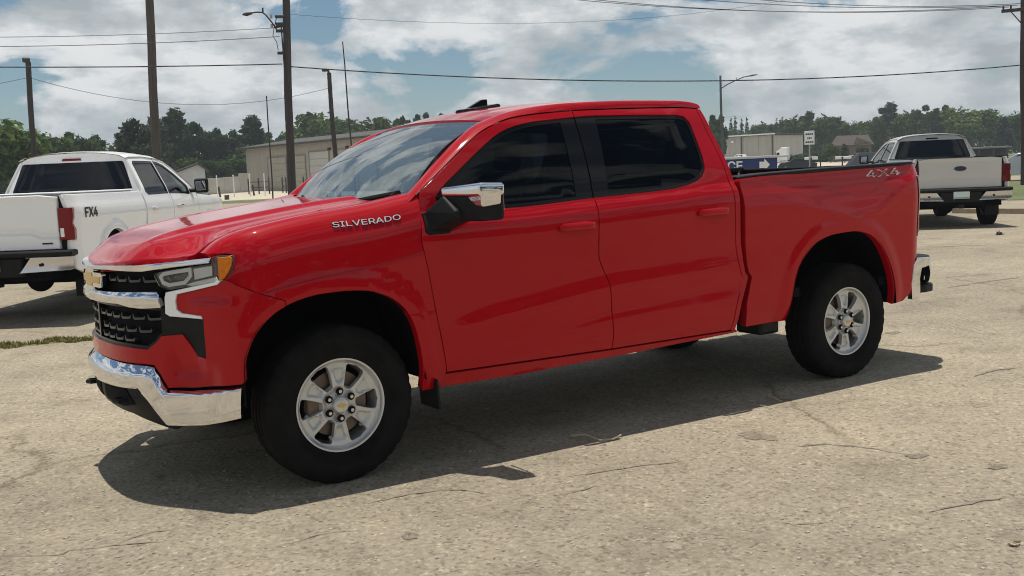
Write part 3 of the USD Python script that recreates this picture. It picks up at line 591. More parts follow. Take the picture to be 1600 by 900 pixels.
    obj(mr, 'mirror_arm', F_(hull_of([(-.545, .95, 1.235), (-.63, .95, 1.235), (-.62, 1.08, 1.30), (-.72, 1.08, 1.30), (-.545, .95, 1.31), (-.60, 1.0, 1.37), (-.68, 1.0, 1.37)], [.03, .03, .03, .03, .02, .02, .02])), M['black'], smooth=60)
    obj(mr, 'mirror_housing', F_(hull_of([(-.625, 1.00, 1.285), (-.625, 1.00, 1.405), (-.70, 1.20, 1.282), (-.70, 1.20, 1.41), (-.79, 1.225, 1.285), (-.79, 1.225, 1.41), (-.76, 1.02, 1.285), (-.76, 1.02, 1.405)], [.022] * 8)), M['black'], smooth=60)
    c1 = hull_of([(-.612, .985, 1.418), (-.612, .985, 1.400), (-.690, 1.215, 1.432), (-.690, 1.215, 1.402), (-.79, 1.24, 1.43), (-.79, 1.24, 1.405), (-.75, 1.0, 1.42)], [.016, .016, .022, .022, .02, .02, .012])
    c2 = hull_of([(-.672, 1.145, 1.412), (-.678, 1.150, 1.345), (-.700, 1.222, 1.412), (-.700, 1.218, 1.348), (-.775, 1.240, 1.412), (-.775, 1.236, 1.355)], [.019, .015, .021, .019, .018, .016])
    obj(mr, 'mirror_cap', F_(cat_([c1, c2])), M['chrome'], smooth=60)
    g = F_(bx(-.822, -.812, 1.02, 1.225, 1.31, 1.415, .004)); obj(mr, 'mirror_glass', g, M['chrome'])
# ---- hood, cowl, windscreen, roof
ys = np.linspace(-.80, .80, 161); fy = _Cf(np.linspace(0, AMAX, 300))
hedge = lambda x: float(fender(x, 1.43)[1]) - .005
front = [(float(np.interp(abs(y), fy[:, 1], fy[:, 0])) - .010, float(y)) for y in np.linspace(-.735, .735, 81)]
lside = [(x, hedge(x)) for x in np.linspace(.578, -.47, 40)]; rside = [(x, -y) for x, y in lside[::-1]]
rear = [(-.325 - .16 * (y / .78) ** 2, y) for y in np.linspace(.765, -.765, 31)]
panel(RT, 'hood', hood_s, Polygon(front + lside + rear + rside).buffer(0), M['red'], step=.024, depth=.045, bevel=.006, out=(0, 0, 1))
m_ = grid_mesh(np.array([[ws(u, -.14) + np.array([.06, 0, .0]) for u in np.linspace(-1, 1, 30)], [ws(u, .015) - np.array([0, 0, .010]) for u in np.linspace(-1, 1, 30)]])); obj(RT, 'cowl', m_, M['black'], smooth=True)
for x0, y0, x1, y1 in ((.30, .010, -.62, .055), (.92, .006, .12, .050)):
    u = np.linspace(x0, x1, 12); w = np.linspace(y0, y1, 12); p = ws(u, w) + np.array([.006, 0, .014])
    obj(RT, 'wiper', cat_([tube(p, .009, 6), tube(np.vstack([p[0] + [.05, 0, -.02], p[0], p[6]]), .012, 6)]), M['black'])
panel(RT, 'windscreen', ws, Polygon([(-1, .0), (1, .0), (1, 1), (-1, 1)]), M['windshield'], step=.05, depth=.004, bevel=.001, out=(1, 0, 1))
fr = Polygon([(-1.012, -.01), (1.012, -.01), (1.012, 1.02), (-1.012, 1.02)]).difference(Polygon([(-.965, .05), (.965, .05), (.96, .962), (-.96, .962)]))
panel(RT, 'windscreen_frit', off(lambda u, v: ws(u, v), -.007), fr, M['gloss_black'], step=.03, depth=.003, bevel=.0005, out=(1, 0, 1))
rows = []
for s in np.r_[-.001, np.linspace(0, 1, 30)]:
    x0 = -1.065 * (1 - max(s, 0)) + -2.66 * max(s, 0)
    ye = float(np.interp(-x0, -L2[:, 0], L2[:, 1])); ze = float(np.interp(-x0, -L2[:, 0], L2[:, 2]))
    zc = float(PC([-2.70, -2.62, -2.4, -2.0, -1.6, -1.3, -1.065, -.99], [1.846, 1.884, 1.929, 1.932, 1.913, 1.876, 1.818, 1.80])(x0))
    row = []
    for t in np.linspace(-1, 1, 41):
        if s < 0: row.append((x0 + .06 * (1 - t * t) + .004, ye * t, ze + (zc - ze) * (1 - abs(t) ** 2.3) - .03)); continue
        xx = x0 + (.06 * (1 - t * t)) * (1 - s) - .03 * (1 - t * t) * s
        rib = .006 * (sst(.58, .62, abs(t)) - sst(.70, .74, abs(t))) * sst(0, .08, s) * sst(1, .92, s)
        row.append((xx, ye * t, ze + (zc - ze) * (1 - abs(t) ** 2.3) - rib))
    rows.append(row)
m_ = grid_mesh(np.array(rows)); 
if m_.face_normals[:, 2].mean() < 0: m_.invert()
obj(RT, 'roof', m_, M['red'], smooth=40)
# cab back with its window
cb = lambda y, z: np.stack([np.interp(z, [.434, .617, .785, 1.02, 1.418, 1.5, 1.60, 1.724, 1.85, 1.95], [-2.668, -2.708, -2.750, -2.717, -2.716, -2.708, -2.70, -2.68, -2.659, -2.63]) - .03 * (1 - np.clip(np.abs(y) / np.interp(z, [.6, 1.42, 1.72, 1.85], [.93, .88, .75, .68]), 0, 1) ** 5), y, z], -1)
bk = [(float(door(-2.70, z)[1]) - .004, z) for z in (.60, .8, 1.0, 1.2, 1.3, 1.4, 1.5, 1.6, 1.7, 1.8, 1.846)] + [(.625, 1.872), (.4, 1.890), (0, 1.898)]; bk = Polygon(bk + [(-a, b) for a, b in bk[::-1]])
rw_ = Polygon([(.74, 1.44), (.66, 1.78), (-.66, 1.78), (-.74, 1.44)]).buffer(-.03).buffer(.03)
p_ = panel(RT, 'cab_back', cb, bk.difference(rw_), M['red'], step=.04, depth=.03, out=(-1, 0, 0))
panel(p_, 'rear_window', cb, rw_.buffer(-.004), M['tint'], step=.08, depth=.004, bevel=.001, out=(-1, 0, 0))
# antenna fin and its dark neighbour on the roof
fin = Polygon([(-1.27, 1.865), (-1.34, 1.905), (-1.44, 1.955), (-1.475, 1.957), (-1.480, 1.885)])
m_ = to_xz(prism(fin, -.016, .016), .02); obj(RT, 'antenna_fin', m_, M['gloss_black'], smooth=False)
m_ = trimesh.convex.convex_hull(np.vstack([np.array(c) + trimesh.creation.icosphere(1, .018).vertices for c in ((-1.25, .06, 1.872), (-1.47, .06, 1.906), (-1.50, .12, 1.906), (-1.33, .14, 1.880))])); obj(RT, 'antenna_base', m_, M['gloss_black'], smooth=60)
# ---- front end
def fas(a, z):
    p = nose(a, z); f = flare(p[..., 0], p[..., 2])
    tuck = -.020 * sst(.70, .60, z) * sst(.64, .74, a) * sst(1.0, .9, a) - .018 * np.exp(-((z - .66) / .06) ** 2) * sst(.66, .72, a) * sst(.90, .82, a)
    fx = np.clip(p[..., 0], -.4, .62); lo_, hi_ = np.full(np.shape(fx), .2), np.full(np.shape(fx), 1.43)
    for _ in range(22):
        md = (lo_ + hi_) / 2; up = fender(fx, md)[..., 2] < z; lo_ = np.where(up, md, lo_); hi_ = np.where(up, hi_, md)
    k = sst(1.06, 1.20, np.broadcast_to(a, np.shape(fx)))[..., None]; Q = fender(fx, lo_)
    return Q * k + (1 - k) * _fas(a, z, p, f, tuck)
def _fas(a, z, p, f, tuck):
    return nose(a, z, tuck + .010 * np.exp(-((z - .93) / .035) ** 2) * sst(.78, .9, a) * sst(1.15, 1.0, a)) + np.stack([0 * f, f * sst(.95, 1.15, a), 0 * f], -1)
arch_a = [(aof(x), z) for x, z in FA if .20 < x < .48 and z > .5]
fas_in = [(.0, .727), (.414, .727), (.551, .721), (.605, .754), (.643, .789), (.768, .80), (.812, .746), (.841, .695), (.898, .688), (.896, .873), (.894, .888), (.777, .901), (.749, .919), (.745, .959), (.756, .99), (.844, 1.005), (.996, 1.036), (1.036, 1.060), (1.105, 1.025), (1.203, .982), (aof(.27), .94), (aof(.27), .80)]
fas_in = list(shapely.segmentize(LineString(fas_in), .02).coords)
fas_out = [(1.083, .570), (.80, .538), (.66, .535), (.62, .60), (.585, .645), (.52, .648), (0, .648)]
fpol = Polygon(fas_in + fas_out).buffer(0).difference(Polygon([(aof(.201), .1)] + [(aof(x), z) for x, z in FA if x > .2] + [(aof(.479) - .0, .1)]).buffer(0))
RGU = [(0, .985), (.70, .985), (.72, 1.115), (.5, 1.125), (0, 1.110)]
RGL = [(0, .727), (.414, .727), (.551, .721), (.605, .754), (.643, .789), (.690, .80), (.690, .92), (.388, .935), (0, .93)]
SIDE = [(.640, .785), (.768, .795), (.807, .742), (.837, .692), (.900, .684), (.899, .876), (.700, .882), (.688, .915), (.640, .915)]
TOPB = [(0, 1.112), (.287, 1.123), (.498, 1.130), (.744, 1.147), (.972, 1.166), (.969, 1.138), (.744, 1.117), (.57, 1.097), (.463, 1.098), (.298, 1.101), (0, 1.091)]
MIDB = [(0, .990), (.398, 1.000), (.519, 1.003), (.638, 1.004), (.662, .990), (.668, .924), (.551, .919), (.474, .923), (.389, .937), (0, .932)]
HEAD = [(.626, 1.078), (.640, 1.093), (.70, 1.104), (.968, 1.134), (.980, 1.168), (1.072, 1.170), (1.080, 1.162), (1.081, 1.146), (1.072, 1.116), (1.053, 1.085), (1.033, 1.060), (.997, 1.045), (.808, 1.022), (.702, 1.008), (.655, 1.026)]
DRL = [(1.022, 1.058), (.846, 1.027), (.693, 1.000), (.683, .974), (.680, .897), (.705, .884), (.895, .874), (.893, .890), (.777, .902), (.750, .919), (.746, .959), (.757, .990), (.844, 1.006), (.996, 1.036)]
def bump(a, z):
    zt = PC([-.2, 0, .52, .581, .616, .656, .8, 1.09, 1.2], [.646, .646, .644, .636, .592, .531, .531, .562, .57])(a); zb = np.interp(a, [0, .487, .545, .599, .651, .734, .88, 1.068], [.512, .524, .473, .412, .355, .356, .368, .404])
    h = PC([-.2, 0, .5, .6, .68, 1.2], [.06, .060, .055, .050, .022, .016])(a); t = np.clip((z - (zt - h)) / h, 0, 1.2); lo = np.clip((zb + .05 - z) / .05, 0, 1.2)
    return nose(a, z, .032 - .042 * t ** 1.5 - .012 * lo ** 2 - .030 * sst(.95, 1.09, a))
BUMP = [(0, .646), (.52, .644), (.581, .638), (.602, .610), (.618, .588), (.640, .550), (.658, .530), (.80, .531), (1.082, .561), (1.068, .404), (.88, .368), (.734, .356), (.665, .355), (.651, .358), (.599, .412), (.545, .473), (.487, .524), (0, .512)]
VAL = [(0, .516), (.487, .528), (.545, .478), (.599, .416), (.651, .362), (.70, .345), (.64, .318), (.591, .325), (.46, .352), (.344, .378), (.20, .380), (.054, .384), (0, .39)]
for sgn in (1, -1):
    mir = sgn < 0; kw = dict(out=(.7, .7, 0), mirror=mir)
    N_ = lambda d: (lambda a, z: nose(a, z, d))
    panel(RT, 'front_fascia', fas, fpol, M['red'], step=.02, depth=.04, bevel=.0015, grow=-.0008, **kw)
    gu = panel(RT, 'upper_grille', N_(-.045), Polygon(RGU), M['dark'], step=.03, depth=.01, **kw)
    gl = panel(RT, 'lower_grille', N_(-.050), Polygon(RGL).buffer(.004), M['dark'], step=.03, depth=.01, **kw)
    panel(RT, 'fog_lamp_surround', N_(-.010), Polygon(SIDE), M['black'], step=.02, depth=.05, **kw)
    panel(RT, 'grille_frame', N_(-.012), Polygon(RGL).buffer(.004).difference(Polygon(RGL).buffer(-.016)), M['gloss_black'], step=.02, depth=.04, **kw)
    for zz, a0, par in ((1.050, .27, gu), (.868, .07, gl), (.806, .11, gl), (.758, .09, gl)):
        for k in range(6):
            c = a0 + k * .105
            if c > (.60 if zz > .8 else .50): continue
            t = Polygon([(c - .046, zz + .022), (c - .040, zz + .022), (c - .030, zz + .004), (c + .030, zz + .006), (c + .044, zz + .016), (c + .040, zz - .006), (c - .034, zz - .010), (c - .042, zz - .004)])
            panel(par, 'grille_bar', N_(-.018), t, M['grille_edge'], step=.02, depth=.03, bevel=.002, **kw)
    panel(RT, 'chrome_top_bar', lambda a, z: nose(a, z, .020 - .020 * np.clip((z - 1.115 - .03 * a) / .03, 0, 1)), Polygon(TOPB), M['chrome'], step=.012, depth=.04, bevel=.005, **kw)
    panel(RT, 'chrome_middle_bar', lambda a, z: nose(a, z, .026 - .022 * sst(.972, 1.004, z) - .006 * sst(.95, .92, z)), Polygon(MIDB), M['chrome'], step=.012, depth=.05, bevel=.005, **kw)
    hl = panel(RT, 'headlamp', N_(-.020), Polygon(HEAD), M['lamp_housing'], step=.02, depth=.02, bevel=.002, **kw)
    l1 = Polygon([(.655, 1.070), (.672, 1.086), (.735, 1.096), (.832, 1.108), (.832, 1.074), (.795, 1.042), (.704, 1.030), (.668, 1.042)])
    panel(hl, 'lamp_bezel', N_(-.010), l1.buffer(.008).difference(l1.buffer(-.012)), M['lamp_inner'], step=.012, depth=.02, bevel=.002, **kw)
    panel(hl, 'projector', lambda a, z: nose(a, z, -.016 + .012 * np.clip(1 - ((a - .74) / .05) ** 2 - ((z - 1.068) / .026) ** 2, 0, 1)), l1.buffer(-.014), M['projector'], step=.010, depth=.004, **kw)
    panel(hl, 'reflector', N_(-.012), Polygon([(.848, 1.110), (.960, 1.124), (.958, 1.076), (.852, 1.056)]), M['lamp_inner'], step=.012, depth=.006, **kw)
    panel(hl, 'lower_trim', N_(-.006), Polygon([(.80, 1.034), (.856, 1.050), (.985, 1.072), (1.000, 1.052), (.84, 1.026)]), M['lamp_inner'], step=.012, depth=.006, **kw)
    am = Polygon([(1.004, 1.162), (1.066, 1.166), (1.076, 1.158), (1.077, 1.146), (1.068, 1.118), (1.050, 1.088), (1.030, 1.064), (1.012, 1.055), (1.004, 1.060)])
    panel(hl, 'amber_reflector', N_(.002), am, M['amber'], step=.012, depth=.012, bevel=.003, **kw)
    panel(hl, 'lamp_cover', N_(.004), Polygon(HEAD).difference(am.buffer(.003)).buffer(-.002), M['clear'], step=.02, depth=.006, bevel=.002, **kw)
    panel(RT, 'daytime_light', N_(.008), Polygon(DRL), M['lamp_white'], step=.010, depth=.03, bevel=.004, **kw)
    panel(RT, 'front_bumper', bump, Polygon(BUMP), M['chrome'], step=.009, depth=.05, bevel=.004, **kw)
    va = panel(RT, 'front_valance', lambda a, z: nose(a, z, -.004 - .05 * sst(.46, .33, z)), Polygon(VAL), M['black'], step=.025, depth=.03, **kw)
    panel(va, 'valance_opening', lambda a, z: nose(a, z, .001 - .05 * sst(.46, .33, z)), Polygon([(.05, .500), (.36, .512), (.43, .44), (.30, .415), (.05, .42)]), M['dark'], step=.03, depth=.004, bevel=.001, **kw)
    obj(RT, 'tow_hook', tube([(.86, .36 * sgn, .455), (.925, .36 * sgn, .455), (.938, .33 * sgn, .455), (.925, .30 * sgn, .455), (.86, .30 * sgn, .455)], .012, 6), M['black'])
lp = Polygon([(-.06, .02), (.06, .02), (.07, -.02), (-.07, -.02)])
bow = Polygon([(-.21, -.024), (-.195, .028), (-.075, .028), (-.068, .046), (.088, .046), (.080, .028), (.21, .028), (.195, -.024), (.075, -.024), (.068, -.042), (-.088, -.042), (-.080, -.024)])
def emb_mesh(poly, h0, h1, x0, z0, bend):
    m = prism(poly, h0, h1).subdivide_to_size(.04); v = np.array(m.vertices); return tm(np.stack([x0 + v[:, 2] - bend * v[:, 0] ** 2, v[:, 0], z0 + v[:, 1]], 1), m.faces)
e_ = obj(RT, 'grille_emblem', emb_mesh(bow.buffer(.011), 0, .022, .925, 1.042, .35), M['chrome'], smooth=False)
obj(e_, 'emblem_centre', emb_mesh(bow.buffer(-.009), .014, .025, .925, 1.042, .35), M['gold'], smooth=False)
# ---- lettering on the left flank (and on the right)
def letters(parent, name, text, h, length, m, S, x0, z0, slope, lift, bold, side, depth=.003):
    t = meshkit.text_mesh(text, h, depth, bold); v = np.array(t.vertices); v[:, 0] -= v[:, 0].min(); k = length / v[:, 0].max()
    tx = v[:, 0] * k if side > 0 else length - v[:, 0] * k
    x = x0 - tx; z = z0 + v[:, 1] - slope * tx
    p = S(x, z); q = np.stack([x, (p[:, 1] + lift + v[:, 2]) * side, p[:, 2]], 1)
    f = np.array(t.faces); mm = tm(q, f); mm.fix_normals()
    return obj(parent, name, mm, m, smooth=False)
fend_v = lambda x, z: np.stack([x, fender(x, np.array([vof(a, b) for a, b in zip(np.round(x, 3), np.round(z, 3))]))[:, 1], z], -1)
for sgn in (1, -1):
    letters(RT, 'lettering', 'SILVERADO', .033, .366, M['letter_black'], fender, -.010, 1.2035, .098, .0008, True, sgn, .002)
    letters(RT, 'lettering', 'SILVERADO', .031, .362, M['chrome_letter'], fender, -.012, 1.2065, .098, .0036, False, sgn, .003)
    letters(RT, 'decal', '4X4', .047, .355, M['letter_pale'], bed, -3.939, 1.362, -.030, .0010, True, sgn, .001)
    letters(RT, 'decal', '4X4', .036, .300, M['decal_dark'], bed, -3.962, 1.368, -.030, .0026, False, sgn, .001)
# ---- bed box, tailgate, rear bumper
for y in (.80, -.80): obj(RT, 'bed_wall', bx(-4.54, -2.74, y - .02, y + .02, 1.04, 1.40), M['black'])
for x0_, x1_ in ((-3.32, -2.62), (-4.56, -4.13)): obj(RT, 'underbody_shield', bx(x0_, x1_, -.90, .90, .60, .66), M['dark'])
obj(RT, 'front_shield', bx(.45, .70, -.55, .55, .47, .50), M['dark']); obj(RT, 'front_shield', bx(.45, .58, -.66, .66, .56, .60), M['dark'])
obj(RT, 'bed_floor', bx(-4.55, -2.74, -.55, .55, .84, .87), M['black']); obj(RT, 'bed_front', bx(-2.78, -2.74, -.82, .82, .60, 1.40, .01), M['red'])
tg = lambda y, z: np.stack([-4.590 - .010 * np.exp(-((z - 1.30) / .05) ** 2) + .02 * np.clip((np.abs(y) - .70) / .2, 0, 1) ** 2, y, z], -1)
tgp = panel(RT, 'tailgate', tg, sbox(-.84, .79, .84, 1.425), M['red'], step=.04, depth=.06, bevel=.010, out=(-1, 0, 0))
obj(tgp, 'tailgate_cap', bx(-4.615, -4.535, -.84, .84, 1.424, 1.446, .008), M['black'])
obj(tgp, 'tailgate_handle', bx(-4.612, -4.59, -.13, .13, 1.21, 1.30, .012), M['gloss_black'])
_R = np.array([(-4.36, .962), (-4.46, .962), (-4.57, .952), (-4.665, .925), (-4.74, .87), (-4.785, .77), (-4.805, .60), (-4.81, .30), (-4.81, 0)]); _rd = np.r_[0, np.cumsum(np.linalg.norm(np.diff(_R, axis=0), axis=1))]; _Rf = CS(_rd, _R); RM = _rd[-1]
def rb(a, z, d=0.):
    a, z = np.broadcast_arrays(np.asarray(a, float), np.asarray(z, float)); p = _Rf(a); t = _Rf(a, 1); n = np.stack([-t[..., 1], t[..., 0]], -1) * -1; n /= np.linalg.norm(n, axis=-1, keepdims=True)
    n = np.where((n[..., :1] * (p[..., :1] + 3) + n[..., 1:] * p[..., 1:]) < 0, -n, n); p = p + n * np.asarray(d)[..., None]; return np.stack([p[..., 0], p[..., 1], z], -1)
REARB = [(.055, .474), (.045, .60), (.07, .72), (.12, .772), (.30, .762), (RM, .762), (RM, .47), (.62, .47), (.60, .53), (.42, .565), (.34, .655), (.30, .698), (.17, .690), (.145, .62), (.150, .52), (.14, .478), (.10, .466)]
for sgn in (1, -1):
    mir = sgn < 0
    b_ = panel(RT, 'rear_bumper', lambda a, z: rb(a, z, .006 * np.cos((z - .6) * 8)), Polygon(REARB), M['chrome'], step=.014, depth=.04, bevel=.006, out=(-.7, .7, 0), mirror=mir)
    st = Polygon([tuple(_Rf(a)) for a in np.linspace(.06, RM, 40)] + [(-4.50, 0), (-4.50, .80), (-4.40, .90)])
    pad = lambda z: (lambda x, y: np.stack([x, y, z + 0 * x], -1))
    panel(b_, 'step_pad', pad(.768), st.buffer(-.004), M['black'], step=.05, depth=.03, bevel=.006, out=(0, 0, 1), mirror=mir)
    sp = Polygon([(-4.50, .93), (-4.60, .945), (-4.70, .925), (-4.785, .87), (-4.81, .80), (-4.80, .66), (-4.48, .62)]).buffer(-.02).buffer(.02)
    panel(b_, 'corner_step', pad(.558), sp, M['black'], step=.03, depth=.05, bevel=.012, out=(0, 0, 1), mirror=mir)
    obj(b_, 'inner_bumper', bx(-4.66, -4.42, .62 * sgn, .86 * sgn, .50, .76, .02), M['black'])
obj(RT, 'licence_plate', bx(-4.826, -4.818, -.155, .155, .56, .70, .003), M['plate'])
# ---- cabin and underbody
obj(RT, 'floor_pan', bx(-2.66, -.55, -.88, .88, .43, .50, .02), M['dark'])
for s in (1, -1):
    obj(RT, 'inner_door', bx(-2.64, -.54, .86 * s, .895 * s, .44, 1.27, .01), M['dash'])
    obj(RT, 'frame_rail', bx(-4.45, .72, .42 * s, .52 * s, .46, .60, .01), M['dark'])
obj(RT, 'firewall', bx(-.60, -.50, -.88, .88, .45, 1.28), M['dark']); obj(RT, 'engine_bay', bx(-.50, .66, -.55, .55, .48, 1.08, .04), M['dark'])
obj(RT, 'radiator_support', bx(.48, .70, -.50, .50, .44, 1.07, .03), M['dark'])
rows = [[(x, y, z) for y in np.linspace(-.84, .84, 9)] for x, z in ((-.42, 1.322), (-.52, 1.345), (-.70, 1.335), (-.86, 1.30), (-.92, 1.22), (-.90, .95))]
m_ = grid_mesh(np.array(rows)); 
if m_.face_normals[:, 2].mean() < 0: m_.invert()
db = obj(RT, 'dashboard', m_, M['dash'], smooth=50)
obj(db, 'instrument_binnacle', bx(-.93, -.70, .20, .56, 1.28, 1.375, .03), M['dash'], smooth=40)
sw = trimesh.creation.torus(.185, .017, major_sections=32, minor_sections=10); sp_ = cat_([sw, bx(-.17, .17, -.02, .02, -.015, .015), moved(trimesh.creation.icosphere(2, .06), scale=None)])
obj(RT, 'steering_wheel', moved(sp_, (-1.06, .38, 1.20), (0, math.radians(62), 0)), M['dash'], smooth=50)
for x, y in ((-1.42, .40), (-1.42, -.40), (-2.28, .40), (-2.28, -.40)):
    s_ = thing('seat', loc=(x, y, 0), parent=RT)
    obj(s_, 'cushion', bx(-.26, .26, -.26, .26, .72, .90, .06), M['seat'], smooth=50)
    obj(s_, 'backrest', moved(bx(-.07, .07, -.25, .25, -.05, .62, .05), (-.26, 0, .90), (0, math.radians(-16), 0)), M['seat'], smooth=50)
    obj(s_, 'headrest', moved(bx(-.05, .05, -.14, .14, -.09, .09, .04), (-.47, 0, 1.60), (0, math.radians(-10), 0)), M['seat'], smooth=50)
obj(RT, 'inner_mirror', bx(-1.16, -1.13, -.13, .13, 1.62, 1.70, .012), M['dark'])
for x in (0, -3.745): obj(RT, 'axle', tube([(x, -.75, .39), (x, .75, .39)], .05, 8), M['dark'])
obj(RT, 'spare_tyre', moved(trimesh.creation.cylinder(.37, .20, sections=32), (-4.15, 0, .62)), M['dark'])
for s in (1, -1):
    wheel(RT, (0, .838 * s, .390), s, math.radians(60) if s > 0 else .3)
    wheel(RT, (-3.745, .838 * s, .390), s, math.radians(58) if s > 0 else .9)

# ================================================================== the two parked pickups
def parked_pickup(name, label, cat, loc, rz, P_, style):
    T = thing(name, label, cat, loc, rz)
    yf = PC([.25, .45, .60, .80, 1.0, 1.14, 1.25, 1.34, 1.44, 1.6, 1.75, 1.86, 1.95], [.92, .955, .985, .982, .984, .996, .985, .955, .925, .850, .775, .715, .66])
    arch = lambda cx: Polygon([(cx + .52 * math.cos(t) * (1 if math.sin(t) > 0 else 1), .42 + .56 * max(math.sin(t), -.5)) for t in np.linspace(-.5, PI + .5, 40)])
    AR, AF = arch(0), arch(3.68)
    def S(x, z):
        x, z = np.broadcast_arrays(np.asarray(x, float), np.asarray(z, float)); p = shapely.points(x, z)
        d = np.minimum(shapely.distance(AR, p), shapely.distance(AF, p))
        y = yf(z) + .022 * (1 - sst(.04, .13, d)) - .07 * np.clip((-.90 - x) / .2, 0, 1.2) ** 2 - .10 * np.clip((x - 4.1) / .5, 0, 1.3) ** 2
        y = np.where((x < 1.02) & (z > 1.3), np.maximum(y, .93 - .07 * np.clip((-.90 - x) / .2, 0, 1.2) ** 2), y)
        return np.stack([x, y, z], -1)
    topl = [(3.20, 1.36), (2.95, 1.53), (2.65, 1.71), (2.42, 1.82), (2.2, 1.86), (1.7, 1.885), (1.25, 1.875), (1.12, 1.86)]
    bedp = Polygon([(-1.10, .60), (-1.10, 1.425), (1.02, 1.425), (1.02, .52), (-.9, .52)]).difference(AR)
    rdoor = Polygon([(1.06, .50), (1.06, 1.38), (1.09, 1.45), (1.14, 1.70), (1.17, 1.862), (1.25, 1.878), (1.7, 1.887), (2.06, 1.872), (2.06, .50)])
    fdoor = Polygon([(2.07, .50), (2.07, 1.872), (2.2, 1.862), (2.42, 1.82), (2.65, 1.71), (2.95, 1.53), (3.17, 1.37), (3.14, 1.2), (3.10, .50)])
    fend = Polygon([(3.11, .50), (3.15, 1.2), (3.19, 1.34), (3.8, 1.30), (4.4, 1.23), (4.58, 1.17), (4.62, .62), (4.4, .55)]).difference(AF)
    g1 = Polygon([(1.20, 1.42), (1.24, 1.60), (1.27, 1.77), (1.33, 1.805), (1.98, 1.805), (1.98, 1.39), (1.26, 1.385)])
    g2 = Polygon([(2.05, 1.39), (2.05, 1.805), (2.18, 1.80), (2.36, 1.755), (2.60, 1.63), (2.86, 1.46), (2.86, 1.36), (2.60, 1.375)])
    for sgn in (1, -1):
        mir = sgn < 0; kw = dict(out=(0, 1, 0), mirror=mir)
        panel(T, 'bed_side', S, bedp, P_, step=.05, depth=.06, bevel=.01, **kw)
        for nm, pl, gl in (('rear_door', rdoor, g1), ('front_door', fdoor, g2)):
            d_ = panel(T, nm, S, pl.difference(gl), P_, step=.05, depth=.03, grow=-.004, **kw)
            panel(d_, 'window', off(S, -.008), gl.buffer(.002), M['tint'] if nm == 'rear_door' or style == 'white' and sgn > 0 else M['tint_mid'], step=.08, depth=.004, bevel=.001, **kw)
            ring = gl.buffer(.022).difference(gl.buffer(-.012)); panel(d_, 'window_trim', off(S, .001), ring, M['gloss_black'], step=.05, depth=.008, bevel=.001, **kw)
            hx = 1.24 if nm == 'rear_door' else 2.22
            h = bx(hx, hx + .19, .995, 1.03, 1.165, 1.20, .012); obj(d_, 'handle', h if sgn > 0 else mirror_y(h), M['chrome'] if style == 'white' else P_)
        panel(T, 'front_fender', S, fend, P_, step=.05, depth=.05, **kw)
        h = bx(1.02, 3.12, .86, .96, .40, .52, .03); obj(T, 'rocker', h if sgn > 0 else mirror_y(h), P_ if style == 'white' else M['black'])
        L1_ = np.array([S(x, z) for x, z in shapely.segmentize(LineString(topl), .06).coords]).reshape(-1, 3)
        rows = []
        for t in np.linspace(-.12, 1, 8):
            q = L1_.copy(); q[:, 1] -= t * (.08 + .03 * sst(1.36, 1.8, q[:, 2])); q[:, 2] += .045 * math.sin(max(t, 0) * PI / 2) * sst(1.4, 1.8, q[:, 2]) + .004; rows.append(q)
        r_ = np.array(rows) * np.array([1, sgn, 1]); m_ = grid_mesh(r_)
        if m_.face_normals[:, 2].mean() < 0: m_.invert()
        obj(T, 'roof_rail', m_, P_, smooth=40)
        inner = rows[-1]
        cx = Polygon([(.93, -1.02), (.93, .98)]) if False else None
        for cxx in (0, 3.68):
            a = np.array([(cxx + .54 * math.cos(t), .42 + .58 * max(math.sin(t), 0)) for t in np.linspace(0, PI, 30)])
            obj(T, 'wheel_well', grid_mesh(np.array([np.stack([a[:, 0], np.full(30, y * sgn), a[:, 1]], 1) for y in (.97, .55)])), M['liner'], smooth=True)
        # mirror
        mm = trimesh.convex.convex_hull(np.vstack([np.array(c) + trimesh.creation.icosphere(1, .035).vertices for c in ((2.90, 1.06, 1.385), (2.90, 1.06, 1.53), (2.90, 1.20, 1.385), (2.90, 1.20, 1.53), (2.99, 1.08, 1.40), (2.99, 1.08, 1.51), (2.99, 1.17, 1.40), (2.99, 1.17, 1.51))]))
        w_ = obj(T, 'wing_mirror', mm if sgn > 0 else mirror_y(mm), M['black'], smooth=50)
        h = bx(2.858, 2.866, 1.06, 1.20, 1.39, 1.525, .003); obj(w_, 'mirror_glass', h if sgn > 0 else mirror_y(h), M['chrome'])
        h = bx(2.90, 3.0, .90, 1.08, 1.36, 1.42, .02); obj(w_, 'mirror_arm', h if sgn > 0 else mirror_y(h), M['black'])
        tl = Polygon([(.805, .915), (.970, .915), (.975, 1.03), (.955, 1.10), (.970, 1.17), (.968, 1.275), (.805, 1.275)])
        lx = lambda y, z: np.stack([-1.112 + .35 * np.clip((np.abs(y) - .88), 0, .2) ** 1.5, y, z], -1)
        t_ = panel(T, 'tail_lamp', lx, tl, M['redlens2'] if style == 'white' else M['redlens'], step=.03, depth=.12, bevel=.010, out=(-1, 0, 0), mirror=mir)
        panel(t_, 'reverse_light', lambda y, z: lx(y, z) - np.array([.003, 0, 0]), Polygon([(.820, .95), (.862, .95), (.862, 1.05), (.820, 1.05)]), M['lamp_white'] if style == 'white' else M['redlens2'], step=.03, depth=.004, bevel=.001, out=(-1, 0, 0), mirror=mir)
        tb = Polygon([(.36, .565), (.50, .742), (.975, .742), (.985, .60), (.93, .585)]) if style == 'white' else Polygon([(.33, .560), (.47, .735), (.975, .742), (.985, .60), (.93, .575)])
        bumS = lambda y, z: np.stack([-1.225 + .30 * np.clip(np.abs(y) - .72, 0, .4) ** 1.6 * 1.2 + .012 * np.cos((z - .65) * 12), y, z], -1)
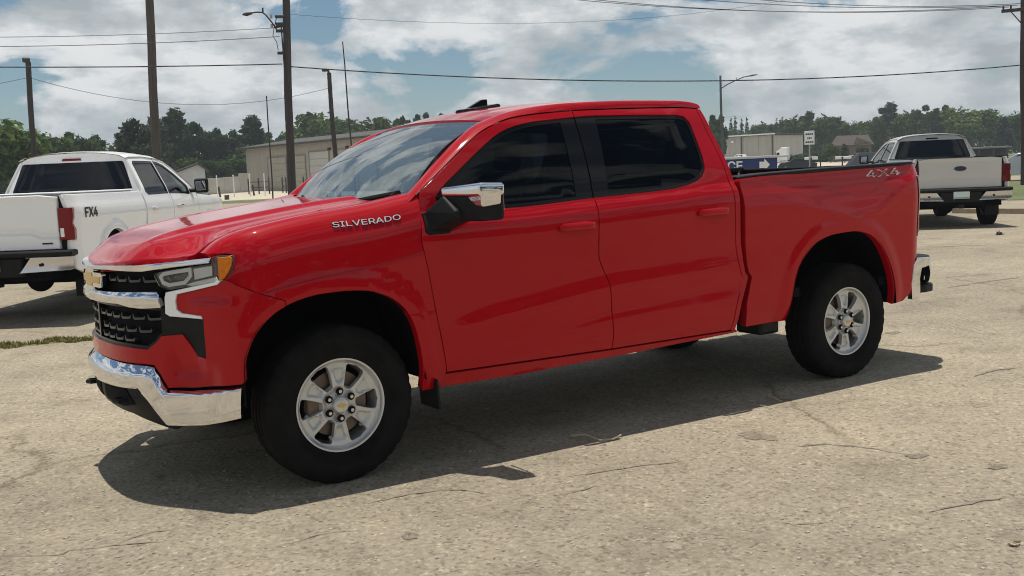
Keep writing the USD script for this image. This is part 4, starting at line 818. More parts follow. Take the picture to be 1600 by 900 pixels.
        b_ = panel(T, 'rear_bumper', bumS, tb, M['chrome_soft'] if style == 'white' else M['chrome_soft'], step=.03, depth=.08, bevel=.008, out=(-1, 0, 0), mirror=mir)
        obj(b_, 'bumper_sensor', moved(trimesh.creation.cylinder(.018, .01, sections=14), (-1.236, .62 * sgn, .655), (0, PI / 2, 0)), M['black'])
        obj(T, 'mud_flap', bx(-.50, -.485, .66 * sgn, .93 * sgn, .22, .58), M['black'])
    obj(T, 'bumper_pad', bx(-1.24, -1.05, -.98, .98, .742, .81, .02), M['black'])
    c_ = obj(T, 'bumper_step', bx(-1.215, -1.10, -.40, .40, .52, .745, .02), M['black'])
    obj(c_, 'licence_plate', bx(-1.232, -1.215, -.155, .155, .60, .745, .003), M['plate_green'] if style == 'white' else M['plate'])
    if style != 'white':
        obj(c_, 'plate_band', bx(-1.2345, -1.232, -.150, .150, .605, .635), M['plate_green'])
    obj(T, 'tow_hitch', bx(-1.22, -.95, -.05, .05, .40, .50, .012), M['black'])
    tgS = lambda y, z: np.stack([-1.105 - .012 * sst(1.34, 1.40, z) + .012 * np.exp(-((z - (1.02 - .05 * sst(.45, .62, np.abs(y)))) / .03) ** 2) * (1 if style == 'white' else .3) + 0 * y, y, z], -1)
    tg_ = panel(T, 'tailgate', tgS, Polygon([(-.797, .815), (.797, .815), (.797, 1.40), (.60, 1.425), (-.60, 1.425), (-.797, 1.40)]), P_, step=.03, depth=.05, bevel=.012, out=(-1, 0, 0))
    if style == 'white':
        obj(tg_, 'badge', bx(-1.112, -1.104, -.72, -.60, .875, .893, .003), M['letter_black'])
        obj(T, 'tonneau_cover', bx(-1.02, 1.0, -.84, .84, 1.43, 1.455, .01), M['white'])
    else:
        ov = affinity.scale(Point(0, 0).buffer(1, 24), .115, .047)
        for pl, h, mt in ((ov.buffer(.008), .006, 'chrome_soft'), (ov, .009, 'oval_blue')):
            m_ = prism(pl, 0, h); v = np.array(m_.vertices); mm = tm(np.stack([-1.108 - v[:, 2], v[:, 0], 1.205 + v[:, 1]], 1), m_.faces); mm.fix_normals(); obj(tg_, 'oval_emblem', mm, M[mt], smooth=False)
        obj(T, 'bed_rail', bx(-1.05, 1.0, -.95, -.86, 1.425, 1.445, .006), M['black']); obj(T, 'bed_rail', bx(-1.05, 1.0, .86, .95, 1.425, 1.445, .006), M['black'])
        obj(T, 'tailgate_cap', bx(-1.12, -1.06, -.80, .80, 1.425, 1.437, .005), M['black'])
    for s in (1, -1): obj(T, 'bed_wall', bx(-1.05, 1.0, s * .80, s * .86, .80, 1.42), M['black'])
    obj(T, 'bed_floor', bx(-1.05, 1.0, -.82, .82, .78, .82), M['black'])
    bS = lambda y, z: np.stack([np.interp(z, [.5, 1.38, 1.45, 1.70, 1.86, 1.95], [1.03, 1.035, 1.055, 1.105, 1.135, 1.16]) + .05 * np.clip(np.abs(y) / np.interp(z, [.5, 1.38, 1.86], [.96, .93, .70]), 0, 1) ** 6, y, z], -1)
    bp_ = [(float(yf(z)) - .015, z) for z in (.55, 1.0, 1.30, 1.42, 1.55, 1.7, 1.80, 1.86)] + [(.61, 1.905), (.50, 1.925), (.3, 1.948), (0, 1.953)]; bp_ = Polygon(bp_ + [(-a, b) for a, b in bp_[::-1]])
    rw = Polygon([(.80, 1.44), (.668, 1.815), (-.668, 1.815), (-.80, 1.44)]).buffer(-.03).buffer(.03)
    b_ = panel(T, 'cab_back', bS, bp_.difference(rw), P_, step=.05, depth=.05, bevel=.008, out=(-1, 0, 0))
    panel(b_, 'rear_window', lambda y, z: bS(y, z) + np.array([-.004, 0, 0]), rw.buffer(.012), M['back_glass'], step=.08, depth=.004, bevel=.001, out=(-1, 0, 0))
    panel(b_, 'brake_light', lambda y, z: bS(y, z) + np.array([-.012, 0, 0]), Polygon([(-.13, 1.852), (.13, 1.852), (.12, 1.882), (-.12, 1.882)]), M['redlens2'] if style == 'white' else M['gloss_black'], step=.03, depth=.02, bevel=.004, out=(-1, 0, 0))
    inner = inner; rows = []
    xs_ = inner[:, 0]
    o = np.argsort(xs_); rf = []
    for x in np.linspace(1.13, 2.42, 20):
        ye = float(np.interp(x, xs_[o], inner[o, 1])); ze = float(np.interp(x, xs_[o], inner[o, 2]))
        rf.append([(x, ye * t, ze + .05 * (1 - abs(t) ** 2.4)) for t in np.linspace(-1, 1, 25)])
    m_ = grid_mesh(np.array(rf)); 
    if m_.face_normals[:, 2].mean() < 0: m_.invert()
    obj(T, 'roof', m_, P_, smooth=40)
    wv = []
    for k in np.linspace(0, 1, 8):
        row = []
        for t in np.linspace(-1, 1, 17):
            b = np.array([3.32 - .16 * t * t, .80 * t, 1.30 + .05 * t * t]); tt = np.array([2.46 - .05 * t * t, .66 * t, 1.895 - .04 * t * t]); row.append(b * (1 - k) + tt * k)
        wv.append(row)
    m_ = grid_mesh(np.array(wv)); 
    if m_.face_normals[:, 2].mean() < 0: m_.invert()
    obj(T, 'windscreen', m_, M['windshield'], smooth=True)
    rows = [[(x, t * (.90 - .12 * max(0, (x - 4.1) / .5)), z - .02 * t * t + .02 * (abs(t) < .6)) for t in np.linspace(-1, 1, 21)] for x, z in ((3.16, 1.36), (3.5, 1.36), (4.0, 1.325), (4.4, 1.25), (4.58, 1.17), (4.62, 1.10))]
    m_ = grid_mesh(np.array(rows)); 
    if m_.face_normals[:, 2].mean() < 0: m_.invert()
    obj(T, 'hood', m_, P_, smooth=40)
    f_ = obj(T, 'grille', bx(4.52, 4.64, -.62, .62, .70, 1.12, .03), M['black']); obj(f_, 'grille_bar', bx(4.64, 4.66, -.60, .60, .88, .94, .008), M['chrome'])
    for s in (1, -1): obj(T, 'headlamp', bx(4.42, 4.60, s * .63, s * .86, .86, 1.12, .03), M['lamp_white'])
    obj(T, 'front_bumper', bx(4.50, 4.74, -.93, .93, .48, .70, .04), M['chrome'])
    obj(T, 'floor_pan', bx(-.95, 4.4, -.55, .55, .45, .60, .03), M['dark']); obj(T, 'cab_floor', bx(1.05, 3.2, -.92, .92, .46, .66), M['dark'])
    for s in (1, -1): obj(T, 'inner_door', bx(1.08, 3.1, s * .90, s * .93, .5, 1.30), M['dash'])
    for x, y in ((2.60, .4), (2.60, -.4), (1.86, .4), (1.86, -.4)):
        s_ = thing('seat', loc=(x, y, 0), parent=T); obj(s_, 'cushion', bx(-.26, .26, -.26, .26, .72, .92, .05), M['seat'], smooth=50)
        obj(s_, 'backrest', moved(bx(-.07, .07, -.24, .24, -.05, .80, .05), (-.26, 0, .90), (0, math.radians(-14), 0)), M['seat'], smooth=50)
    obj(T, 'dashboard', bx(2.85, 3.2, -.85, .85, 1.0, 1.32, .06), M['dash'])
    for x in (0, 3.68): obj(T, 'axle', tube([(x, -.75, .40), (x, .75, .40)], .055, 8), M['dark'])
    obj(T, 'differential', moved(trimesh.creation.icosphere(2, .16), (0, 0, .40)), M['dark'])
    for x in (0, 3.68):
        for s in (1, -1): wheel(T, (x, .845 * s, .398), s, .4 + x, R=.405, rim=.235, style=1)
    return T
M['oval_blue'] = plain('oval_dark_blue', (.012, .02, .05), .25, coat=1.0)
M['back_glass'] = mat('privacy_glass', {'p': ('principled_bsdf', {'base_color': (.008, .009, .012), 'roughness': .03, 'specular_ior_level': .35})})
WT = parked_pickup('white_pickup', 'white crew cab pickup with FX4 decal parked behind the red pickup, at the left edge', 'pickup truck', (-.01, -8.235, 0.03), math.radians(235.6), M['white'], 'white')
GT = parked_pickup('beige_pickup', 'greyish beige pickup with chrome bumper ends seen from behind, right of the red pickup', 'pickup truck', (-17.777, -8.031, 0), math.radians(229.14), M['grey'], 'grey')
# off-road decal on the white pickup's rear flank
for sgn in (-1, 1):
    t = meshkit.text_mesh('FX4', .108, .002, True); t2 = t.copy(); t2.apply_translation((.006, .004, 0)); t = cat_([t, t2]); v = np.array(t.vertices); v[:, 0] -= v[:, 0].min(); k = .34 / v[:, 0].max(); tx = v[:, 0] * k
    x = -.84 + tx if sgn < 0 else -.48 - tx
    q = np.stack([x, sgn * (.998 - .07 * np.clip((-.90 - x) / .2, 0, 1.2) ** 2 + v[:, 2] - .002), 1.155 + v[:, 1]], 1); mm = tm(q, t.faces); mm.fix_normals(); obj(WT, 'decal', mm, M['letter_black'], smooth=False)

# ================================================================== trees
def leaf_look(name, c1, c2, c3):
    return mat(name, {'tc': ('texture_coordinate', {}), 'n': ('noise_texture', {'scale': .55, 'detail': 4.0}), 'n2': ('noise_texture', {'scale': 3.0, 'detail': 3.0}), 'oi': ('object_info', {}),
        'r': ('rgb_ramp', {'ramp': [(.32, c1), (.50, c2), (.68, c3)]}), 'r2': ('map_range', {'from_min': .3, 'from_max': .7, 'to_min': .65, 'to_max': 1.3, 'clamp': True}), 'ov': ('map_range', {'from_min': 0.0, 'from_max': 1.0, 'to_min': .75, 'to_max': 1.2}),
        'mu': ('math', {'math_type': 'multiply'}), 'cc': ('hsv', {}), 'd': ('diffuse_bsdf', {}), 't': ('translucent_bsdf', {}), 'm': ('mix_closure', {'fac': .22})},
        [('tc.object', 'n.vector'), ('tc.object', 'n2.vector'), ('n.fac', 'r.fac'), ('n2.fac', 'r2.value'), ('oi.random', 'ov.value'), ('r2.result', 'mu.value1'), ('ov.result', 'mu.value2'), ('r.color', 'cc.color'), ('mu.value', 'cc.value'),
         ('cc.color', 'd.color'), ('cc.color', 't.color'), ('d.BSDF', 'm.closure1'), ('t.BSDF', 'm.closure2')], surface='m.closure')
def ray_z(px, py, d):
    w = FWD + (px - 800) / 1626.7 * RIGHT - (py - 450) / 1626.7 * UP; return float(EYE[2] + d * w[2] / np.hypot(w[0], w[1]))
M['leaf'] = leaf_look('green_leaves', (.044, .078, .026), (.072, .118, .036), (.110, .158, .050))
M['leaf_light'] = leaf_look('light_green_leaves', (.060, .100, .030), (.098, .146, .044), (.140, .185, .062))
M['leaf_dark'] = leaf_look('dark_leaves', (.038, .068, .034), (.060, .098, .046), (.088, .128, .058))
M['leaf_grey'] = leaf_look('grey_green_leaves', (.052, .074, .050), (.074, .098, .064), (.100, .125, .080))
M['bark'] = mottled('tree_bark', (.05, .04, .03), (.11, .09, .07), 4.0, .95)
def crown(seed, blobs, n, size, flat=.75):
    """Leaf clumps spread through lumpy crowns: each clump is a small bent two-triangle leaf spray."""
    g = np.random.default_rng(seed); vol = np.array([b[3] * b[4] + b[3] * b[5] + b[4] * b[5] for b in blobs]); cnt = np.maximum(20, (n * vol / vol.sum()).astype(int)); P, Nn = [], []
    for b, k in zip(blobs, cnt):
        d = g.normal(size=(k, 3)); d /= np.linalg.norm(d, axis=1, keepdims=True)
        lump = 1 + .20 * np.sin(d[:, 0] * 5.1 + b[0] * 3 + seed) * np.sin(d[:, 1] * 4.3 + b[1]) + .14 * np.sin(d[:, 2] * 7.7 + b[2] * 2) + .10 * np.sin(d[:, 0] * 11 + d[:, 2] * 9)
        r = (.45 + .60 * g.random(k) ** .55) * lump; q = np.array(b[:3]) + d * r[:, None] * np.array(b[3:6]); P.append(q); Nn.append(d)
    P, Nn = np.vstack(P), np.vstack(Nn); k = len(P)
    nn = Nn * .7 + g.normal(0, .7, (k, 3)) + np.array([0, 0, .35]); nn /= np.linalg.norm(nn, axis=1, keepdims=True)
    a = np.cross(nn, g.normal(size=(k, 3))); a /= np.linalg.norm(a, axis=1, keepdims=True); b = np.cross(nn, a); s = size * (.55 + .9 * g.random(k))[:, None]
    V = np.stack([P - a * s, P + b * s * flat * .55 + nn * s * .15, P + a * s, P - b * s * flat * .55 - nn * s * .1], 1).reshape(-1, 3); i = np.arange(k)[:, None] * 4
    return tm(V, np.vstack([i + [0, 1, 2], i + [0, 2, 3]]))
def limbs(seed, h, r, tips):
    g = np.random.default_rng(seed); ms = [tube([(0, 0, -.3), (.05 * h * (g.random() - .5), .05 * h * (g.random() - .5), h * .28), (.08 * h * (g.random() - .5), .05 * h * (g.random() - .5), h * .55), (.1 * h * (g.random() - .5), 0, h * .86)], [r * 1.25, r, r * .6, r * .15], 8)]
    for t in tips:
        z0 = h * (.25 + .25 * g.random()); ms.append(tube([(0, 0, z0), (t[0] * .5, t[1] * .5, z0 + (t[2] - z0) * .6), (t[0], t[1], t[2])], [r * .5, r * .32, r * .08], 6))
    return cat_(ms)
def blobs_round(seed, w=4.2, h=10., k=11):
    g = np.random.default_rng(seed); out = [(0, 0, h * .62, w * .62, w * .62, h * .26)]
    for i in range(k):
        a = i * 2.4 + g.random(); r = w * (.35 + .5 * g.random()); z = h * (.34 + .52 * g.random()); q = w * (.26 + .20 * g.random()); out.append((r * math.cos(a), r * math.sin(a), z, q, q, q * (.7 + .3 * g.random())))
    return out
def blobs_tall(seed, w=2.6, h=10., k=13):
    g = np.random.default_rng(seed); out = []
    for i in range(k):
        t = i / (k - 1); z = h * (.26 + .68 * t); r = w * (.75 - .55 * t) * (.4 + .8 * g.random()); a = i * 2.4; q = w * (.46 - .22 * t) * (.8 + .4 * g.random()); out.append((r * math.cos(a), r * math.sin(a), z, q, q, q * 1.05))
    return out
def blobs_spire(seed, w=1.1, h=10., k=9):
    return [(0, 0, h * (.12 + .86 * i / (k - 1)), w * (1.05 - .95 * (i / (k - 1)) ** 1.3) + .08, w * (1.05 - .95 * (i / (k - 1)) ** 1.3) + .08, h * .085) for i in range(k)]
def blobs_open(seed, w=3.4, h=10., k=12):
    g = np.random.default_rng(seed); out = []
    for i in range(k):
        a = i * 2.4 + g.random(); r = w * (.3 + .75 * g.random()); z = h * (.42 + .55 * g.random()); q = w * (.17 + .14 * g.random()); out.append((r * math.cos(a), r * math.sin(a), z, q, q, q * .8))
    return out
KINDS = {'round_tree': (blobs_round(3), 5200, .42, 'leaf', 'round leafy tree'), 'broad_tree': (blobs_round(8, 4.8, 10., 13), 5600, .42, 'leaf_light', 'broad lighter green tree'), 'tall_tree': (blobs_tall(5), 4200, .38, 'leaf_dark', 'tall ragged dark tree'),
         'open_tree': (blobs_open(7), 3600, .34, 'leaf_dark', 'open tree with gaps in its crown'), 'grey_tree': (blobs_tall(11, 3.3, 10., 12), 4600, .36, 'leaf_grey', 'feathery grey green tree'), 'spire_tree': (blobs_spire(2), 1500, .26, 'leaf_dark', 'dark pointed conifer')}
first = {}
def tree(kind, px, top, d, wide, label, group=None, rot=None):
    p = bear(px, d); H = ray_z(px, top, d) - p[2]; s = H / 10.4
    path = child('/World', kind); x = UsdGeom.Xform.Define(stage, path)
    x.AddTranslateOp().Set(Gf.Vec3d(*[float(v) for v in p])); x.AddRotateZOp().Set(float((px * 37) % 360 if rot is None else rot)); x.AddScaleOp().Set(Gf.Vec3f(float(s * wide), float(s * wide), float(s)))
    if kind not in first:
        bl, n, size, m, _ = KINDS[kind]; first[kind] = path
        obj(path, 'crown', crown(len(kind) * 7 + 1, bl, n, size), M[m], smooth=False)
        obj(path, 'trunk', limbs(len(kind), 9.0, .24, [b[:3] for b in bl[1:8]] if kind != 'spire_tree' else []), M['bark'], smooth=50)
    else:
        x.GetPrim().GetReferences().AddInternalReference(first[kind]); x.GetPrim().SetInstanceable(True)
    tag(x, label, 'tree', group); return path
TREES = [
 ('grey_tree', 1320, 224, 160, .9, 'greyish bush before the left half of the brown roofed house'),
 ('round_tree', 1349, 226, 160, .9, 'bush before the right half of the brown roofed house'),
 ('broad_tree', -14, 166, 92, 1.15, 'big light green tree cut by the left edge, behind the white pickup'),
 ('broad_tree', 28, 196, 96, .9, 'lower light green tree left of the short lamp pole'),
 ('tall_tree', 60, 200, 118, 1.0, 'dark tree right behind the foot of the short lamp pole at left'),
 ('round_tree', 84, 196, 122, .9, 'round green tree right of the short lamp pole, over the white cab'),
 ('open_tree', 106, 194, 128, .8, 'dark open tree with the highest tip above the white cab roof'),
 ('round_tree', 132, 201, 132, .8, 'small round tree above the middle of the white cab roof'),
 ('tall_tree', 158, 209, 136, 1.0, 'small dark tree sloping down towards the gap right of the white roof'),
 ('round_tree', 176, 222, 140, .7, 'lowest round tree beside the gap of sky left of the thick pole'),
 ('grey_tree', 214, 184, 112, 1.15, 'feathery grey green tree just left of the thick wooden pole'),
 ('grey_tree', 248, 178, 140, .9, 'feathery tree right behind the thick wooden pole'),
 ('tall_tree', 279, 168, 146, 1.15, 'tallest ragged tree between the two wooden poles'),
 ('open_tree', 303, 178, 148, .9, 'open tree with sky showing through right of the tallest one'),
 ('open_tree', 326, 186, 150, .85, 'second open tree in the row right of the thick pole'),
 ('round_tree', 348, 195, 152, .8, 'round tree above the pale wall between the poles'),
 ('tall_tree', 372, 201, 150, .9, 'narrow dark tree left of the warehouse roof end'),
 ('tall_tree', 400, 178, 158, 1.25, 'dense dark tree rising over the left end of the warehouse'),
 ('open_tree', 432, 196, 166, .9, 'small open tree just left of the pole with the lamp arm'),
 ('broad_tree', 487, 178, 172, 1.0, 'broad tree right of the lamp arm pole over the warehouse'),
 ('broad_tree', 524, 168, 176, 1.25, 'largest round crown over the warehouse, behind the leaning pole'),
 ('broad_tree', 566, 176, 178, 1.05, 'broad crown over the warehouse right of the leaning pole'),
 ('round_tree', 598, 181, 182, .9, 'rounded tree over the warehouse near the red windscreen'),
 ('tall_tree', 622, 184, 186, .8, 'small dark tree over the top of the red windscreen'),
 ('open_tree', 651, 167, 160, .55, 'left of two dark crowns peeping over the red roof'),
 ('open_tree', 674, 163, 156, .55, 'right of two dark crowns peeping over the red roof'),
 ('open_tree', 1108, 170, 152, .7, 'dark open tree touching the back of the red cab'),
 ('tall_tree', 1126, 178, 160, .7, 'dark tree directly behind the metal street light'),
 ('spire_tree', 1143, 186, 262, 1.0, 'first dark conifer tip right of the street light'),
 ('spire_tree', 1150, 183, 262, .9, 'second dark conifer tip right of the street light'),
 ('spire_tree', 1160, 187, 264, 1.1, 'third dark conifer tip right of the street light'),
 ('spire_tree', 1168, 185, 262, .9, 'fourth dark conifer tip, beside the low round tree'),
 ('round_tree', 1190, 184, 256, 1.1, 'low round tree behind the grey tan shed roof'),
 ('spire_tree', 1214, 186, 262, 1.1, 'left conifer tip beyond the right end of the shed'),
 ('spire_tree', 1223, 184, 262, 1.1, 'right conifer tip beyond the right end of the shed'),
 ('round_tree', 1244, 174, 232, .95, 'round dark tree left above the white road sign'),
 ('tall_tree', 1262, 173, 236, 1.2, 'dark tree straight above the white road sign'),
 ('round_tree', 1288, 171, 232, .95, 'round dark tree right above the white road sign'),
 ('round_tree', 1312, 178, 238, .8, 'dark tree above the ridge of the brown roofed house'),
 ('round_tree', 1338, 183, 240, .8, 'dark tree in the dip left of the highest crowns at right'),
 ('broad_tree', 1362, 178, 236, .9, 'green tree left of the pointed crown over the beige pickup'),
 ('tall_tree', 1388, 159, 238, 1.3, 'pointed crown above the cab of the beige pickup'),
 ('round_tree', 1414, 166, 236, .95, 'rounded crown right of the pointed one over the beige pickup'),
 ('round_tree', 1438, 169, 234, .8, 'crown between the pointed one and the tuft at right'),
 ('open_tree', 1452, 154, 226, .8, 'dark tuft sticking up highest over the beige pickup roof'),
 ('round_tree', 1476, 172, 234, .75, 'low crown right of the dark tuft'),
 ('broad_tree', 1514, 160, 222, 1.15, 'wide round crown above the tailgate of the beige pickup'),
 ('round_tree', 1544, 168, 228, .85, 'crown right of the wide round one at the right'),
 ('grey_tree', 1566, 182, 214, 1.1, 'paler tree below the skyline near the right edge'),
 ('round_tree', 1592, 168, 232, .95, 'dark tree behind the utility pole at the right edge'),
 ('round_tree', 1628, 164, 230, 1.0, 'dark tree cut by the right edge')]
for t in TREES: tree(*t)
def hedge(name, pxs, d, top, depth, m, seed, n, size, label):
    """A far strip of shrubs that reads as one mass."""
    g = np.random.default_rng(seed); bl = []
    for px in pxs:
        dd = d + depth * (g.random() - .5); p = bear(px + 8 * (g.random() - .5), dd); H = ray_z(px, top + 8 * (g.random() - .3), dd) - p[2]; q = max(H * .5, .8)
        bl.append((p[0], p[1], p[2] + H * .45, q * 1.2, q * 1.2, H * .55))
    obj('/World', name, crown(seed, bl, n, size), M[m], smooth=False, kind='stuff', label=label)
hedge('shrubs', range(-60, 400, 12), 152, 232, 16, 'leaf_dark', 21, 15000, .42, 'dark mass of shrubs under the trees at left')
hedge('shrubs', range(1100, 1680, 12), 250, 206, 16, 'leaf_dark', 22, 17000, .5, 'dark mass of trees under the skyline at right')
hedge('shrubs', range(1225, 1352, 9), 176, 240, 4, 'leaf_dark', 23, 3600, .34, 'low dark hedge behind the barrier rails')
for i, (px, d, top, w) in enumerate(((300, 142, 238, 1.0), (332, 144, 242, 1.1), (366, 146, 240, 1.1), (1298, 166, 222, .9), (1400, 150, 214, 1.0))):
    tree('broad_tree' if i > 2 else 'round_tree', px, top, d, w, ['bush behind the gable of the small white shed', 'bush over the middle of the pale wall', 'bush touching the left end of the warehouse', 'small light bush between road sign and house', 'light bush behind the beige pickup roof'][i])
# the trees across the street, behind whoever looks at the red pickup; its paint mirrors them
g = np.random.default_rng(4); bl = []
for x in np.arange(-34, 40, 4.2):
    y = 34 + 3 * g.random(); h = 6.5 + 3.5 * g.random(); bl += [(x, y, h * .45, 3.2, 2.6, h * .48), (x + 1.5, y + 1, h * .75, 2.2, 2.0, h * .28)]
obj('/World', 'tree_row', crown(31, bl, 12000, .6), M['leaf_dark'], smooth=False, kind='stuff', label='row of trees across the street')

# ================================================================== buildings
M['metal_wall'] = ribbed('tan_metal_wall', (.36, .32, .265), (.45, .405, .34), .30)
M['metal_wall2'] = ribbed('grey_tan_wall', (.33, .31, .275), (.41, .385, .34), .30)
M['door_beige'] = mottled('beige_door', (.36, .33, .26), (.42, .385, .31), 1.2, .7)
M['door_pale'] = mottled('pale_door', (.46, .44, .40), (.52, .50, .46), 1.2, .6)
M['roof_dark'] = mottled('dark_roof_edge', (.045, .04, .038), (.075, .068, .062), 2.0, .8)
M['roof_trim'] = mottled('roof_trim', (.20, .185, .165), (.26, .24, .21), 2.0, .7)
M['wall_pale'] = mottled('pale_wall', (.42, .405, .375), (.52, .50, .46), .5, .9)
M['shed_white'] = mottled('white_siding', (.42, .44, .44), (.50, .52, .52), .8, .7)
M['roof_brown'] = mottled('brown_shingles', (.045, .035, .029), (.075, .058, .047), 3.0, .9)
M['brick_tan'] = mottled('tan_brick', (.10, .085, .068), (.15, .125, .10), 3.0, .9)
def frame_between(p0, p1):
    d = p1 - p0; L = float(np.hypot(d[0], d[1])); a = math.atan2(d[1], d[0]); return L, a
A0, A1 = bear(387, 139), bear(668, 104); L, a = frame_between(A0, A1)
B = thing('warehouse', 'long tan metal warehouse with dark roof edge and pale doors behind the poles', 'building', (A0[0], A0[1], min(A0[2], A1[2]) - .1), a)
# local x runs to the picture's right, local +y... the wall that faces the camera is at y = 0 on the camera's side
s_ = 1 if (np.cross(np.r_[A1[:2] - A0[:2], 0], np.r_[EYE[:2] - A0[:2], 0])[2] > 0) else -1
WH = 6.0
npan = int(L // 3.4); pw = L / npan
for i in range(npan):
    m_ = bx(i * pw + .012, (i + 1) * pw - .012, -s_ * .16, 0, 0, WH); obj(B, 'wall_panel', m_, M['metal_wall'])
obj(B, 'wall', bx(.02, L - .02, -s_ * 14, -s_ * .17, 0, WH), M['metal_wall'])
pit = np.array([[(x, y, z) for x in (-1.0, L + 1.0)] for y, z in ((s_ * .9, WH + .02), (-s_ * 7, WH + 1.1), (-s_ * 15, WH + .02), (-s_ * 15, WH - .20), (-s_ * 7, WH + .85), (s_ * .9, WH - .22))]); m_ = grid_mesh(np.concatenate([pit, pit[:1]])); rf = obj(B, 'roof', m_, M['roof_dark'], smooth=False)
obj(rf, 'roof_trim', bx(-1.0, L + 1.0, s_ * .90, s_ * .93, WH + .0, WH + .07), M['roof_trim'])
def locx(px):
    k = (px - 800) / 1626.7; w = FWD + k * RIGHT - (FWD[2] + k * RIGHT[2]) / UP[2] * UP; w = w[:2]; d = A1[:2] - A0[:2]; M_ = np.array([w, -d]).T; return float(np.linalg.solve(M_, A0[:2] - EYE[:2])[1] * L)
for p0, p1, h, mt in ((421, 449, 4.5, 'door_beige'), (457, 479, 4.5, 'door_beige'), (486, 516, 4.8, 'door_pale'), (530, 551, 4.8, 'door_beige'), (562, 590, 4.8, 'door_pale')):
    x0, x1 = locx(p0), locx(p1); dr = thing('door', parent=B); n = 6
    obj(dr, 'door_frame', cat_([bx(x0 - .14, x0, s_ * .002, s_ * .10, 0, h + .14), bx(x1, x1 + .14, s_ * .002, s_ * .10, 0, h + .14), bx(x0, x1, s_ * .002, s_ * .10, h, h + .14)]), M['roof_trim'])
    for k in range(n): obj(dr, 'door_panel', bx(x0, x1, s_ * .004, s_ * .05, k * h / n + .015, (k + 1) * h / n - .015, .012), M[mt])
for px in (519, 547): obj(B, 'wall_lamp', bx(locx(px) - .15, locx(px) + .15, s_ * .01, s_ * .35, 4.85, 5.15, .04), M['iron'])
# shed and pale wall at the left
S0 = bear(293, 118); sh = thing('shed', 'small white gabled shed right behind the white pickup windscreen', 'shed', S0, facing(290)); FLIPPED.append(sh)
gb = Polygon([(-2.1, 0), (2.0, 0), (2.0, 2.35), (-.3, 3.35), (-2.1, 2.5)]); m_ = to_xz(prism(Polygon([(-2.2, 0), (1.9, 0), (1.9, 3.0), (1.2, 3.5), (-2.2, 2.3)]), -6, 0)); obj(sh, 'wall', m_, M['shed_white'], smooth=False)
m_ = to_xz(prism(Polygon([(-2.5, 2.22), (1.2, 3.53), (2.3, 2.75), (2.3, 2.9), (1.2, 3.72), (-2.5, 2.42)]), -6.3, .35)); obj(sh, 'roof', m_, M['roof_dark'], smooth=False)
obj(sh, 'roof_trim', to_xz(prism(Polygon([(-2.5, 2.36), (1.2, 3.66), (1.2, 3.74), (-2.5, 2.44)]), .352, .40)), M['roof_trim'], smooth=False)
W0, W1 = bear(300, 126), bear(392, 132); L2w, aw = frame_between(W0, W1); wl = thing('pale_wall', 'pale block wall between the small shed and the warehouse', 'wall', W0, aw)
xx = 0.0; i = 0
while xx < L2w:
    w_ = min(2.4, L2w - xx); obj(wl, 'wall_section', bx(xx + .01, xx + w_ - .01, -.1, .1, -.3, 1.55 + 1.05 * (xx / L2w) + .12 * math.sin(i * 2.1), .02), M['wall_pale']); xx += w_; i += 1
# chain link fence posts and dark pipe rails before the warehouse
for i, px in enumerate((339, 365, 390, 413)):
    p = bear(px, 112); f = thing('fence_post', ['thin pale fence post nearest the white pickup mirror', 'second pale fence post from the white pickup mirror', 'third pale fence post, before the warehouse corner', 'fourth pale fence post, before the warehouse door'][i], 'post', p, group='pale fence posts')
    obj(f, 'post', tube([(0, 0, -.2), (0, 0, 2.2)], .055, 8), M['letter_white']); obj(f, 'post_cap', moved(trimesh.creation.icosphere(1, .075), (0, 0, 2.22)), M['letter_white'])
for i, (p0, p1) in enumerate(((388, 420), (441, 452), (474, 500))):
    q0, q1 = bear(p0, 121), bear(p1, 119); Lr, ar = frame_between(q0, q1); f = thing('pipe_rail', ['dark pipe rail before the left warehouse door', 'short dark pipe rail beside the lamp arm pole', 'dark pipe rail beside the red windscreen'][i], 'railing', q0, ar)
    n = max(2, int(Lr / 1.1))
    for k in range(n + 1): obj(f, 'post', tube([(Lr * k / n, 0, -.2), (Lr * k / n, 0, 1.75)], .075, 8), M['iron'])
    for z in (.75, 1.35): obj(f, 'rail', tube([(0, 0, z), (Lr, 0, z)], .045, 6), M['iron'])
for i, (px, d) in enumerate(((343, 114), (396, 114), (353, 100))):
    p = bear(px, d); f = thing('short_stake', ['dark stake by the pale wall left of the first fence post pair', 'leaning dark stake before the warehouse corner', 'low dark stub in the gravel by the white pickup mirror'][i], 'stake', p); obj(f, 'stake', tube([(0, 0, -.1), (.12 * (i != 2), 0, (1.1, 1.15, .45)[i])], (.10, .10, .22)[i], 7), M['iron'])
# far shed at right
R0, R1 = bear(1095, 204), bear(1210, 196); Lr, ar = frame_between(R0, R1); RB = thing('far_shed', 'long grey tan metal shed behind the street light', 'building', R0, ar)
s2 = 1 if (np.cross(np.r_[R1[:2] - R0[:2], 0], np.r_[EYE[:2] - R0[:2], 0])[2] > 0) else -1
n = 5
for i in range(n): obj(RB, 'wall_panel', bx(i * Lr / n + .03, (i + 1) * Lr / n - .03, -s2 * .2, 0, 0, 5.15), M['metal_wall2'])
obj(RB, 'wall', bx(.05, Lr - .05, -s2 * 11, -s2 * .21, 0, 5.1), M['metal_wall2']); rf = obj(RB, 'roof', bx(-.5, Lr + .5, -s2 * 11.5, s2 * .5, 5.17, 5.40), M['roof_dark']); obj(rf, 'roof_trim', bx(-.5, Lr + .5, s2 * .50, s2 * .54, 5.24, 5.46), M['letter_white'])
for k in (2.86, 4.9): obj(RB, 'downpipe', bx(k * Lr / n - .09, k * Lr / n + .09, s2 * .01, s2 * .18, 0, 5.1), M['roof_dark'])
